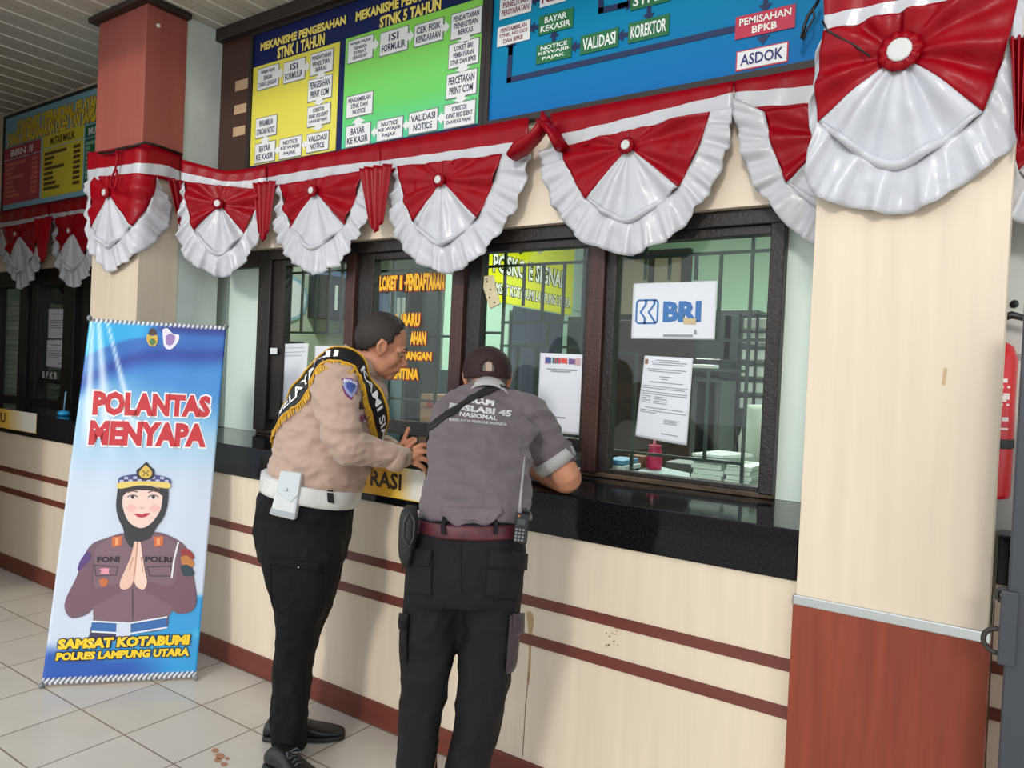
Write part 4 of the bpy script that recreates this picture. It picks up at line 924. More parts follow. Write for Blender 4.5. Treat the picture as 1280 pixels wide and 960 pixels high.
# printed background: blue waves over a pale ground
n_u, n_v = 60, 150; P = MB(); cols = []
def sstep(a, b, x): t = min(1, max(0, (x-a)/(b-a))); return t*t*(3-2*t)
def mixc(a, b, t): return tuple(a[i]+(b[i]-a[i])*t for i in range(3))
def poster_colour(u, v):
    pale = (202, 212, 230)
    c = mixc(pale, (150, 196, 226), sstep(.5, .72, v)); c = mixc(c, (52, 134, 206), sstep(.70, .86, v+.10*u-.05))
    wave = .965-.12*(1-u)**1.5+.02*math.sin(u*5)
    c = mixc(c, (24, 96, 180), .9*sstep(-.05, .0, v-wave+.04))
    c = mixc(c, (20, 168, 224), .95*sstep(.0, .012, v-(wave-.01+.05*(1-u)))*(1-sstep(.35, .6, u)))
    c = mixc(c, (12, 50, 150), math.exp(-((v-wave+.03)/.018)**2)*.85)
    c = mixc(c, (10, 36, 130), sstep(.96, .985, v)*sstep(.4, .6, u)*.9)
    for (u0, du, w) in ((.06, .30, .035), (.12, .55, .02), (.02, .12, .03)):      # printed light beams fanning from the top corner
        t = (1-v)/.36
        if 0 < t < 1.15: c = mixc(c, (236, 244, 252), .8*math.exp(-((u-(u0+du*t*.6))/(w*(.4+t)))**2)*(1-sstep(.75, 1.15, t)))
    low = .085+.17*sstep(.35, 1, u)**1.2+.03*math.sin(u*4)
    c = mixc(c, (34, 150, 214), .95*sstep(0, .02, low-v)); c = mixc(c, (26, 74, 168), sstep(.0, .05, (.10-.06*u)-v+.02)*.9*(1-sstep(.5, .9, u)))
    c = mixc(c, (70, 190, 230), .7*math.exp(-((v-(.02+.10*u))/.012)**2)*sstep(.3, .6, u))
    if v < .014 or v > .988:
        k = (int(u*60)+int((v if v < .5 else 1-v)/.007)) % 2; c = (235, 238, 240) if k else (20, 26, 70)
    return c
for j in range(n_v+1):
    for i in range(n_u+1):
        u, v = i/n_u, j/n_v
        q = (pc[0]*(1-u)+pc[1]*u)*(1-v)+(pc[3]*(1-u)+pc[2]*u)*v
        rip = .0012*math.sin(u*23+2*math.sin(v*5))
        P.v.append(tuple(q+PN*rip)); cols.append(lin(poster_colour(u, v)))
P.f = [(j*(n_u+1)+i, j*(n_u+1)+i+1, (j+1)*(n_u+1)+i+1, (j+1)*(n_u+1)+i) for j in range(n_v) for i in range(n_u)]; P.m = [0]*len(P.f)
sheet_o = P.build('poster_sheet', mat_vcol('printed poster', .22, .5, .25), pst, smooth=True, solid=.0012, cols=cols)
def ppoly(name, pts, m, d=.004, parent=None, n=1, label=None):
    """flat printed shape given by photo points of its outline"""
    mb = MB(); mb.add([onB(x, y, d) for x, y in pts], [tuple(range(len(pts)))]); return mb.build(name, m, parent or sheet_o, label=label)
def pm_(name, c): return mat('poster '+name, c, .35)
Z = lambda x, y: (70+x*.25, 560+y*.25)        # figure drawn from a closer study of the picture
def curve(pts, n=40): return [tuple(p) for p in smooth_poly(pts+[pts[0]], n)][:-1]
fig = empty('printed_woman', pst.location); fig.parent = pst; fig.location = (0, 0, 0); WL[fig.name] = wl(pst)
torso = curve([Z(330, 425), Z(250, 450), Z(180, 480), Z(140, 540), Z(100, 650), Z(55, 740), Z(42, 800), Z(75, 850), Z(150, 835), Z(195, 800), Z(180, 880), Z(180, 930), Z(370, 925), Z(550, 900), Z(556, 800), Z(610, 830), Z(680, 815), Z(703, 760), Z(690, 650), Z(670, 540), Z(625, 470), Z(500, 420), Z(415, 470)], 110)
ppoly('uniform', torso, pm_('mauve uniform', (112, 84, 96)), .004, fig)
ppoly('uniform_panel', curve([Z(340, 430), Z(220, 480), Z(190, 560), Z(190, 760), Z(200, 860), Z(370, 870), Z(550, 850), Z(590, 760), Z(610, 560), Z(600, 480), Z(490, 425)], 80), pm_('mauve uniform front', (124, 94, 106)), .0045, fig)
ppoly('sleeve', curve([Z(140, 545), Z(105, 650), Z(60, 745), Z(60, 815), Z(110, 825), Z(230, 770), Z(330, 715), Z(310, 680), Z(200, 700), Z(180, 640), Z(185, 560)], 60), pm_('mauve sleeve', (116, 82, 98)), .005, fig)
ppoly('sleeve', curve([Z(660, 540), Z(690, 680), Z(700, 760), Z(670, 812), Z(600, 800), Z(500, 745), Z(440, 715), Z(455, 670), Z(560, 690), Z(600, 660), Z(610, 560)], 60), pm_('mauve sleeve', (116, 82, 98)), .005, fig)
seam_m = pm_('dark seam', (74, 54, 66))
def pline(name, pts, w, m, d=.0056):
    mb = MB(); P_ = [onB(*p, d) for p in pts]
    for a, b in zip(P_[:-1], P_[1:]):
        t = (b-a)/np.linalg.norm(b-a); nn = np.cross(PN, t)*w/2; mb.add([a-nn, b-nn, b+nn, a+nn], [(0, 1, 2, 3)])
    return mb.build(name, m, fig)
pline('seam', [Z(382, 700), Z(384, 860)], .004, seam_m)
for pts in ([Z(190, 585), Z(310, 595), Z(300, 635), Z(200, 640)], [Z(455, 595), Z(575, 590), Z(575, 640), Z(470, 640)]): pline('pocket_flap', pts+[pts[0]], .004, seam_m)
ppoly('belt', [Z(180, 868), Z(370, 880), Z(555, 850), Z(555, 900), Z(370, 925), Z(172, 915)], pm_('blue belt', (52, 104, 168)), .005, fig)
for dy in (0, 52): pline('belt_edge', [Z(178, 866+dy), Z(370, 876+dy), Z(556, 845+dy)], .007, pm_('white edge', (226, 230, 238)), .0058)
ppoly('belt_buckle', [Z(303, 874), Z(374, 872), Z(372, 944), Z(300, 944)], pm_('pale buckle', (206, 214, 230)), .0062, fig)
ppoly('trousers', [Z(172, 922), Z(360, 932), Z(360, 958), Z(160, 950)], pm_('dark trousers', (60, 54, 84)), .0045, fig)
hij = curve([Z(310, 190), Z(300, 290), Z(315, 360), Z(335, 400), Z(345, 450), Z(378, 498), Z(420, 470), Z(470, 450), Z(500, 400), Z(540, 340), Z(558, 270), Z(558, 190), Z(520, 150), Z(430, 140), Z(350, 150)], 80)
ppoly('headscarf', hij, pm_('black scarf', (44, 44, 50)), .0062, fig)
face = curve([Z(340, 215), Z(332, 270), Z(342, 325), Z(370, 375), Z(420, 400), Z(465, 385), Z(505, 340), Z(527, 290), Z(528, 215), Z(480, 190), Z(390, 190)], 60)
fo = ppoly('face', face, pm_('fair skin', (238, 204, 192)), .0068, fig)
for x in (375, 492): ppoly('cheek', curve([Z(x-28, 300), Z(x, 280), Z(x+28, 300), Z(x, 322)], 20), pm_('pink cheek', (236, 182, 176)), .0071, fo)
ppoly('fringe', curve([Z(336, 240), Z(345, 205), Z(430, 185), Z(520, 205), Z(530, 240), Z(500, 216), Z(430, 212), Z(365, 216)], 50), pm_('dark fringe', (50, 40, 42)), .0072, fo)
for x in (383, 486):
    ppoly('eye', curve([Z(x-24, 247), Z(x, 236), Z(x+24, 245), Z(x, 256)], 24), pm_('eye white', (232, 222, 222)), .0074, fo)
    ppoly('iris', curve([Z(x-11, 245), Z(x, 236), Z(x+11, 245), Z(x, 255)], 16), pm_('brown iris', (60, 34, 34)), .0076, fo)
    pline('eyelash', [Z(x-26, 246), Z(x-10, 236), Z(x+10, 236), Z(x+26, 245)], .004, pm_('lash', (40, 28, 30)), .0078)
    pline('eyebrow', [Z(x-26, 222), Z(x, 214), Z(x+26, 220)], .005, pm_('brow', (92, 66, 62)), .0078)
pline('nose_line', [Z(418, 296), Z(430, 304), Z(444, 296)], .003, pm_('nose shade', (206, 150, 140)), .0074)
ppoly('lips', curve([Z(388, 328), Z(415, 328), Z(430, 332), Z(445, 327), Z(472, 326), Z(448, 344), Z(430, 348), Z(410, 345)], 30), pm_('red lips', (186, 50, 70)), .0074, fo)
# cap with chequered band
hat = ppoly('cap_band', curve([Z(310, 182), Z(322, 145), Z(430, 130), Z(550, 145), Z(568, 180), Z(430, 172)], 50), pm_('navy cap', (60, 62, 120)), .0075, fig)
for k in range(11):
    x = 318+k*22.5
    for r in range(2):
        if (k+r) % 2: ppoly('check', [Z(x, 140+r*15+abs(k-5)*.9), Z(x+20, 140+r*15+abs(k-5)*.9), Z(x+20, 153+r*15+abs(k-5)*.9), Z(x, 153+r*15+abs(k-5)*.9)], pm_('pale check', (186, 190, 214)), .0078, hat)
ppoly('cap_brim', curve([Z(302, 188), Z(320, 172), Z(430, 166), Z(555, 172), Z(573, 188), Z(555, 202), Z(430, 186), Z(320, 204)], 50), pm_('gold brim', (226, 200, 110)), .008, fig)
ppoly('cap_badge', curve([Z(452, 68), Z(420, 98), Z(402, 112), Z(408, 145), Z(430, 158), Z(470, 158), Z(490, 142), Z(490, 108), Z(474, 96)], 40), pm_('black badge', (30, 30, 34)), .0082, hat)
ppoly('badge_star', curve([Z(448, 84), Z(425, 108), Z(415, 130), Z(432, 148), Z(465, 148), Z(480, 128), Z(472, 106)], 30), pm_('gold badge', (214, 180, 80)), .0085, hat)
pline('badge_mark', [Z(432, 112), Z(446, 124), Z(434, 140)], .004, pm_('badge dark', (90, 66, 20)), .0087); pline('badge_mark', [Z(464, 112), Z(452, 124), Z(462, 140)], .004, pm_('badge dark', (90, 66, 20)), .0087)
# hands pressed together
skin_p = pm_('hand skin', (232, 190, 172))
ppoly('hand', curve([Z(405, 468), Z(392, 470), Z(375, 540), Z(345, 610), Z(320, 670), Z(325, 705), Z(365, 700), Z(388, 660), Z(400, 580)], 40), skin_p, .0064, fig)
ppoly('hand', curve([Z(412, 468), Z(423, 472), Z(432, 540), Z(445, 620), Z(455, 670), Z(440, 706), Z(405, 695), Z(390, 650), Z(402, 560)], 40), pm_('hand skin lighter', (240, 204, 188)), .0066, fig)
pline('finger_line', [Z(408, 472), Z(400, 560), Z(390, 655)], .004, pm_('finger shade', (190, 130, 112)), .0070)
pline('finger_line', [Z(385, 545), Z(366, 610)], .003, pm_('finger shade', (190, 130, 112)), .0070); pline('finger_line', [Z(424, 545), Z(436, 620)], .003, pm_('finger shade', (190, 130, 112)), .0070)
# insignia
for x0 in (278, 486):
    ppoly('collar_patch', [Z(x0, 445), Z(x0+52, 440), Z(x0+48, 488), Z(x0+4, 495)], pm_('orange patch', (206, 106, 56)), .0058, fig); ppoly('collar_bar', [Z(x0+18, 450), Z(x0+34, 449), Z(x0+32, 484), Z(x0+18, 486)], pm_('pale orange', (232, 160, 110)), .0062, fig)
ppoly('sleeve_badge', curve([Z(150, 520), Z(118, 570), Z(108, 615), Z(140, 590), Z(168, 560), Z(172, 525)], 24), pm_('blue red badge', (84, 56, 120)), .0058, fig)
for cy, c in ((525, (150, 50, 50)), (560, (190, 120, 60)), (605, (40, 60, 70))): ppoly('sleeve_badge', curve([Z(622, cy-15), Z(655, cy-22), Z(685, cy+5), Z(688, cy+30), Z(640, cy+35), Z(628, cy+10)], 24), pm_('sleeve badge %d' % cy, c), .0058+cy*1e-6, fig)
ppoly('pink_badge', curve([Z(218, 605), Z(245, 600), Z(270, 605), Z(262, 618), Z(270, 628), Z(245, 630), Z(220, 628), Z(228, 616)], 24), pm_('pink badge', (226, 150, 170)), .006, fig)
ppoly('gold_badge', curve([Z(215, 660), Z(236, 652), Z(262, 662), Z(250, 690), Z(236, 694), Z(222, 688)], 24), pm_('copper badge', (196, 104, 60)), .006, fig)
pline('white_cord', [Z(612, 470), Z(590, 560), Z(578, 650)], .008, pm_('white cord', (226, 226, 230)), .0062)
# lettering
def btext(s, tl, tr, br, bl, m, d, bold, name='lettering', parent=None):
    P_ = [onB(*q, d) for q in (tl, tr, br, bl)]
    t = MB(); put_text(t, s, lambda u, v: (P_[0]*(1-u)+P_[1]*u)*v+(P_[3]*(1-u)+P_[2]*u)*(1-v), 0, 1, 0, 1, bold); return t.build(name, m, parent or pst)
red_b = pm_('red lettering', (196, 34, 44)); wht_b = pm_('white lettering edge', (238, 236, 240))
for s, q in (('POLANTAS', ((117, 488), (264, 495), (262, 522), (115, 519))), ('MENYAPA', ((113, 525), (259, 530), (257, 559), (110, 556)))):
    g = 2.2; e = [(q[0][0]-g, q[0][1]-g), (q[1][0]+g, q[1][1]-g), (q[2][0]+g, q[2][1]+g), (q[3][0]-g, q[3][1]+g)]
    btext(s, *e, wht_b, .004, .11, 'lettering_edge'); btext(s, *q, red_b, .0048, .06)
yl_b = pm_('yellow lettering', (246, 204, 40)); bk_b = pm_('black lettering edge', (24, 26, 44))
for s, q in (('SAMSAT KOTABUMI', ((73, 799), (238, 793), (236, 806), (71, 812))), ('POLRES LAMPUNG UTARA', ((71, 816), (238, 809.5), (236, 820), (69, 826)))):
    g = 1.3; e = [(q[0][0]-g, q[0][1]-g), (q[1][0]+g, q[1][1]-g), (q[2][0]+g, q[2][1]+g), (q[3][0]-g, q[3][1]+g)]
    btext(s, *e, bk_b, .0070, .14, 'lettering_edge'); btext(s, *q, yl_b, .0078, .06)
dk = pm_('dark lettering', (36, 26, 44))
btext('FONI', Z(205, 543), Z(318, 541), Z(316, 570), Z(205, 573), dk, .0066, .04); btext('POLRI', Z(445, 541), Z(580, 543), Z(578, 573), Z(445, 570), dk, .0066, .04)
# two emblems at the top
ppoly('round_emblem', curve([(183, 425), (184, 418), (190, 420), (196, 418), (197, 426), (194, 432), (187, 432)], 30), pm_('gold emblem', (206, 170, 60)), .0045); ppoly('round_emblem_centre', curve([(186, 427), (190, 423), (195, 427), (190, 432)], 20), pm_('green emblem', (70, 120, 70)), .005); ppoly('emblem_crown', curve([(185, 418), (188, 411), (193, 411), (196, 418), (190, 419)], 20), pm_('dark emblem', (60, 44, 40)), .0048)
ppoly('shield_emblem', curve([(203, 412), (209, 410), (216, 417), (224, 419), (222, 428), (213, 437), (205, 432)], 30), pm_('white emblem', (226, 222, 238)), .0045); ppoly('shield_emblem_figure', curve([(207, 420), (213, 417), (219, 421), (215, 431), (208, 430)], 24), pm_('violet emblem', (150, 120, 180)), .005)
# the stand itself: two crossed rods behind the sheet and a back leg
rod = mat('black stand rod', (30, 30, 32), .4)
bk = -PN*.02
hub = (pc[0]+pc[1]+pc[2]+pc[3])/4+bk*1.4
for c in pc:
    MB().tube([c+bk*.3, hub], .006, 8).build('cross_rod', rod, pst, smooth=True); MB().ball(c+PN*.004, (.012, .012, .014)).build('corner_hook', mat('grey plastic', (120, 122, 124), .5), pst, smooth=True)
legf = hub-PN*.45; legf[2] = .008
MB().tube([hub, legf], .007, 8).build('back_leg', rod, pst, smooth=True); MB().lathe(hub, PN, [(.02, -.02), (.025, 0), (.02, .012)], 14).build('hub', rod, pst, smooth=True)

# ================================================================ right edge: extinguisher and gate
ex = onY(1258, 622, YW-.07)
xe = onY(1262, 622, YW)[0]-.07; zb0, zt0 = onY(1255, 622, YW-.07)[2], onY(1262, 425, YW-.07)[2]
fx = empty('fire_extinguisher', (xe, YW-.075, zb0), 'red fire extinguisher on the wall behind the broad cream pillar', 'fire extinguisher')
h = zt0-zb0; redp = mat('red enamel', (196, 14, 26), .25)
MB().lathe((xe, YW-.078, zb0), (0, 0, 1), [(.068, 0), (.072, .012), (.072, h-.06), (.060, h-.02), (.03, h), (.022, h+.01), (.022, h+.03)], 32).build('cylinder', redp, fx, smooth=True)
lb = MB()
rows = [.74, .70, .655, .635, .615, .59, .50, .44, .36, .345, .33]
for k, r in enumerate(rows):
    z = zb0+h*r; n = 12
    A = [math.radians(-90-50+100*i/n) for i in range(n+1)]; hh = .006 if k % 3 else .012
    for i in range(n):
        if (i+k) % 4 == 3: continue
        p = [(xe+.0728*math.cos(a), YW-.078+.0728*math.sin(a), z+s*hh) for a, s in ((A[i], -.5), (A[i+1], -.5), (A[i+1], .5), (A[i], .5))]; lb.add(p, [(0, 1, 2, 3)])
lb.build('printed_label', mat('white label print', (230, 214, 214), .5), fx)
MB().lathe((xe, YW-.078, zb0+h*.345), (0, 0, 1), [(.0735, -.014), (.0745, -.012), (.0745, .012), (.0735, .014)], 32).build('strap', mat('black strap', (22, 22, 24), .5), fx, smooth=True)
bt = MB(); bt.box(xe-.015, xe+.015, YW-.095, YW-.06, zb0+h+.025, zb0+h+.06); bt.tube([(xe-.02, YW-.08, zb0+h+.05), (xe+.05, YW-.085, zb0+h+.075), (xe+.10, YW-.085, zb0+h+.06)], [.012, .012, .009], 10); bt.build('handle', mat('black metal', (30, 30, 32), .4), fx, smooth=True)
MB().box(xe-.02, xe+.02, YW-.012, YW-.001, zb0+h*.32, zb0+h*.38).build('wall_bracket', rod, fx)
MB().box(onY(1266, 445, YW)[0]-.02, onY(1278, 449, YW)[0], YW-.004, YW-.0005, onY(1266, 450, YW)[2], onY(1266, 442, YW)[2]).build('wall_label', mat('grey label', (150, 148, 146), .5), label='small grey label on the wall beside the fire extinguisher', cat='label')
MB().lathe(onY(1268, 380, YW-.001), (0, -1, 0), [(.012, 0), (.012, .006), (.004, .01), (.0005, .012)], 12).build('wall_screw', rod, label='dark screw in the wall above the fire extinguisher', cat='screw')
# gate
gm = mat('dark blue grey steel', (52, 56, 64), .45, var=.15, scale=(10, 10, 2))
yg = 1.90; gt, gb = onY(1279, 400, yg), onY(1250, 958, yg); xg = onY(1262, 700, yg)[0]
gt_ = empty('metal_gate', (xg+.25, yg, 0), 'dark blue grey steel gate leaf at the edge of the broad pillar', 'gate')
f = MB(); f.box(xg, xg+.06, yg-.02, yg+.02, .03, onY(1283, 360, yg)[2]); f.box(xg+.54, xg+.60, yg-.02, yg+.02, .03, onY(1283, 360, yg)[2]); f.build('frame', gm, gt_, bevel=.004)
MB().box(xg+.06, xg+.54, yg-.006, yg+.006, .05, onY(1283, 360, yg)[2]-.02).build('sheet', gm, gt_)
for (px, py, s, nm) in ((1256, 744, .014, 'latch_eye'), (1247, 801, .026, 'latch_ring')):
    c = onY(px, py, yg); MB().tube([c+np.array([s*math.cos(t), 0, s*math.sin(t)]) for t in np.linspace(.6, 5.7, 20)], .0055, 8).build(nm, mat('dark iron', (46, 42, 40), .5), gt_, smooth=True)
lp = onY(1254, 815, yg); MB().box(xg-.012, xg+.02, yg-.03, yg-.015, lp[2]-.02, onY(1256, 735, yg)[2]).build('latch_plate', gm, gt_, bevel=.003)
for k in range(3): MB().lathe((xg+.57, yg, (.25, .9, 1.45)[k]), (0, 0, 1), [(.012, -.04), (.014, -.036), (.014, .036), (.012, .04)], 10).build('hinge', gm, gt_, smooth=True)

# ================================================================ cables and marks
cab = mat('black cable', (20, 20, 22), .4)
P = [onY(x, y, YP-.045) for x, y in ((124, 191), (140, 190), (148, 186))]+[onY(x, y, YP-.03) for x, y in ((165, 183), (181, 178))]+[onX(x, y, XL+.03) for x, y in ((200, 183), (228, 193))]
MB().tube(P, .007, 8).build('cable', cab, smooth=True, label='black cable wrapped round the red topped pillar above the bunting', cat='cable')
P = [onY(x, y, YP-.05) for x, y in ((146, 188), (147, 198), (144, 212), (138, 226), (139, 234))]+[onY(x, y, YP-.065) for x, y in ((143, 236), (146, 228), (146, 212))]
MB().tube(P, .006, 8).build('ribbon_loop', satin_r, smooth=True, label='thin red ribbon hanging from the cable on the red topped pillar', cat='ribbon')
P = [onY(x, y, 2.13) for x, y in ((1028, 26), (1034, 38), (1048, 46), (1066, 55), (1088, 71))]
MB().tube(P, .0028, 8).build('cable', cab, smooth=True, label='thin black cable across the bunting of the broad cream pillar', cat='cable')
P = [onY(x, y, 2.60) for x, y in ((1026, -8), (1021, 5), (1010, 20), (1005, 34), (1002, 48))]
w = MB(); w.tube(P, .006, 8); w.tube([onY(x, y, 2.595) for x, y in ((1024, 0), (1016, 12), (1018, 22), (1009, 36), (1004, 50))], .004, 8)
w.build('wire_bundle', cab, smooth=True, label='bundle of black wires hanging in front of the blue board', cat='wires')
# wear on the counter front and the floor
stn = mat('tan water stain', (176, 148, 104), .5); crk = mat('dark crack', (110, 84, 60), .7)
y_ = YC-.0012
o = MB(); P = curve([(658, 766), (663, 764), (667, 775), (664, 800), (663, 835), (661, 855), (659, 850), (661, 815), (660, 785)], 40); o.add([onY(*p, y_) for p in P], [tuple(range(len(P)))]); o.build('water_stain', stn, label='narrow tan water stain on the counter front beside the black cargo trousers', cat='stain')
o = MB(); o.tube([onY(x, y, y_) for x, y in ((661, 840), (657, 880), (655, 915), (653, 945))], .0012, 6); o.build('panel_crack', crk, label='thin crack below the water stain on the counter front', cat='crack')
o = MB(); rnd = random.Random(5)
for k in range(13):
    x, y = 757+rnd.uniform(0, 16), 784+rnd.uniform(0, 24); r = rnd.uniform(.6, 1.5); o.add([onY(x+r*math.cos(a)*rnd.uniform(.6, 1.6), y+r*math.sin(a), y_) for a in np.linspace(0, 6.28, 7)[:-1]], [tuple(range(6))])
o.build('scuff_mark', mat('grey brown scuff', (150, 120, 84), .6), label='speckled scuff between the two brown stripes of the counter', cat='scuff')
o = MB(); o.add([onY(x, y, YP-.0012) for x, y in ((1180, 459), (1184, 461), (1181, 482), (1177, 480))], [(0, 1, 2, 3)]); o.build('scrape_mark', mat('tan scrape', (196, 168, 132), .6), label='short tan scrape on the face of the broad cream pillar', cat='scrape')
o = MB()
for x, y, s in ((269, 938, 3), (275, 945, 4), (280, 955, 3), (272, 950, 3), (284, 948, 2)): o.add([onZ(x+s*math.cos(a)*1.6, y+s*math.sin(a), .0012) for a in np.linspace(0, 6.28, 8)[:-1]], [tuple(range(7))])
o.build('floor_stain', mat('rusty smear', (170, 120, 92), .5), label='rusty smear on a floor tile near the black shoes', cat='stain')
# ================================================================ the two men
def fuse(mb, voxel=.006, it=6, fac=.5):
    """closed overlapping volumes fused to one continuous smooth surface"""
    me = bpy.data.meshes.new('fuse'); me.from_pydata(mb.v, [], mb.f); me.update()
    b = bmesh.new(); b.from_mesh(me); bmesh.ops.recalc_face_normals(b, faces=b.faces); b.to_mesh(me); b.free()
    o = bpy.data.objects.new('fuse', me); COL.objects.link(o)
    r = o.modifiers.new('r', 'REMESH'); r.mode = 'VOXEL'; r.voxel_size = voxel
    if it: s_ = o.modifiers.new('s', 'SMOOTH'); s_.factor = fac; s_.iterations = it
    dg = bpy.context.evaluated_depsgraph_get(); dg.update()
    e = bpy.data.meshes.new_from_object(o.evaluated_get(dg))
    V = np.array([v.co[:] for v in e.vertices]); Nn = np.array([v.normal[:] for v in e.vertices]); Fc = [tuple(p.vertices) for p in e.polygons]
    bpy.data.objects.remove(o); bpy.data.meshes.remove(me); bpy.data.meshes.remove(e)
    return V, Nn, Fc
def soften(V, F, mask, it):
    n = len(V); e = np.array([(f[i], f[(i+1) % len(f)]) for f in F for i in range(len(f))]); e = np.vstack([e, e[:, ::-1]])
    deg = np.bincount(e[:, 0], minlength=n)[:, None]
    for k in range(it):
        acc = np.zeros_like(V); np.add.at(acc, e[:, 0], V[e[:, 1]]); lap = acc/deg-V
        V = V+lap*mask[:, None]*(.55 if k % 2 == 0 else -.48)
    return V
def creased(V, Nn, layers):
    """cloth folds: (amplitude, frequency vector, ridged)"""
    out = np.zeros(len(V))
    for amp, fr, ridged, seed in layers:
        fr = np.array(fr)
        for i, p in enumerate(V):
            q = p*fr+seed; n = noise.noise(Vector(q))
            if ridged: n = (1-2*abs(n))-.6
            out[i] += amp*n
    return V+Nn*out[:, None]
def build_vf(name, V, F, m, parent=None, **k):
    b = MB(); b.v = [tuple(p) for p in V]; b.f = F; b.m = [0]*len(F); return b.build(name, m, parent, smooth=True, **k)
def cutaway(V, F, keep):
    k = np.array([keep(p) for p in V]); F2 = [f for f in F if all(k[i] for i in f)]
    used = sorted({i for f in F2 for i in f}); mp = {a: b for b, a in enumerate(used)}
    return V[used], [tuple(mp[i] for i in f) for f in F2]
def sect(l, r, d, hb, tilt=0.0, n=24, e=2.3, grow=0.0, shift=0.0):
    """one body section: its left and right edges in the photo, its distance, its half thickness away from us"""
    a0, a1 = atD(l[0], l[1], d), atD(r[0], r[1], d); c = (a0+a1)/2; a = (a1-a0)/2; L = np.linalg.norm(a); a = a*(L+grow)/L
    fh = FWD-np.array([0, 0, FWD[2]]); b = fh/np.linalg.norm(fh)*(hb+grow)+np.array([0, 0, tilt]); c = c+fh*shift
    R_ = []
    for k in range(n):
        t = 2*math.pi*k/n; x, y = math.cos(t), math.sin(t)
        R_.append(c+a*math.copysign(abs(x)**(2/e), x)+b*math.copysign(abs(y)**(2/e), y))
    return R_
def loft_cat(mb, secs, sub=4):
    """smooth loft through the sections"""
    S_ = np.array(secs); n = len(S_); out = []
    P_ = np.concatenate([[2*S_[0]-S_[1]], S_, [2*S_[-1]-S_[-2]]])
    for i in range(1, n):
        for t in np.linspace(0, 1, sub, endpoint=False):
            a, b, c, d = P_[i-1], P_[i], P_[i+1], P_[i+2]
            out.append(.5*((2*b)+(c-a)*t+(2*a-5*b+4*c-d)*t*t+(-a+3*b-3*c+d)*t**3))
    out.append(S_[-1]); mb.loft([list(r) for r in out]); return mb
def limb(mb, pts, rad, n=16, sub=6, flat=1.0):
    P_ = np.array(pts, float); R_ = np.array(rad, float); Q = np.c_[P_, R_]
    E = np.vstack([2*Q[0]-Q[1], Q, 2*Q[-1]-Q[-2]]); out = []
    for i in range(1, len(E)-2):
        for t in np.linspace(0, 1, sub, endpoint=False):
            a, b, c, d = E[i-1], E[i], E[i+1], E[i+2]; out.append(.5*((2*b)+(c-a)*t+(2*a-5*b+4*c-d)*t*t+(-a+3*b-3*c+d)*t**3))
    out.append(Q[-1]); out = np.array(out)
    mb.tube(list(out[:, :3]), list(out[:, 3]), n, round_ends=True, flat=flat); return mb
def bvh_of(V, F): return BVHTree.FromPolygons([Vector(p) for p in V], F)
def cast(bv, px, py, off):
    d = Vector(ray(px, py)).normalized(); h = bv.ray_cast(Vector(CAM), d)
    if h[0] is None: return None
    n = h[1];  n = -n if n.dot(d) > 0 else n
    return np.array(h[0]+n*off)
def patch(bv, quad, off, nu=10, nv=10, bulge=0.0):
    """cloth piece lying on a garment; its corners (TL TR BR BL) as seen in the photo"""
    q = [np.array(p, float) for p in quad]; mb = MB(); last = None
    for j in range(nv+1):
        for i in range(nu+1):
            u, v = i/nu, j/nv; p = (q[0]*(1-u)+q[1]*u)*(1-v)+(q[3]*(1-u)+q[2]*u)*v
            w = cast(bv, p[0], p[1], off+bulge*math.sin(math.pi*u)**.5*math.sin(math.pi*v)**.5)
            if w is None: w = last if last is not None else atD(p[0], p[1], 2.5)
            last = w; mb.v.append(tuple(w))
    mb.f = [(j*(nu+1)+i, (j+1)*(nu+1)+i, (j+1)*(nu+1)+i+1, j*(nu+1)+i+1) for j in range(nv) for i in range(nu)]; mb.m = [0]*len(mb.f)
    return mb
def cast_text(bv, t, quad, off, bold):
    q = [np.array(p, float) for p in quad]; V, F, _ = glyphs(t, bold); mb = MB(); W_ = []
    for a, b in V:
        p = (q[3]*(1-a)+q[2]*a)*(1-b)+(q[0]*(1-a)+q[1]*a)*b; w = cast(bv, p[0], p[1], off); W_.append(w if w is not None else atD(p[0], p[1], 2.5))
    mb.add(W_, F); return mb
def cast_line(bv, pts, r, off, n=24):
    P_ = [cast(bv, p[0], p[1], off) for p in smooth_poly(pts, n)]; P_ = [p for p in P_ if p is not None]
    return MB().tube(P_, r, 6)

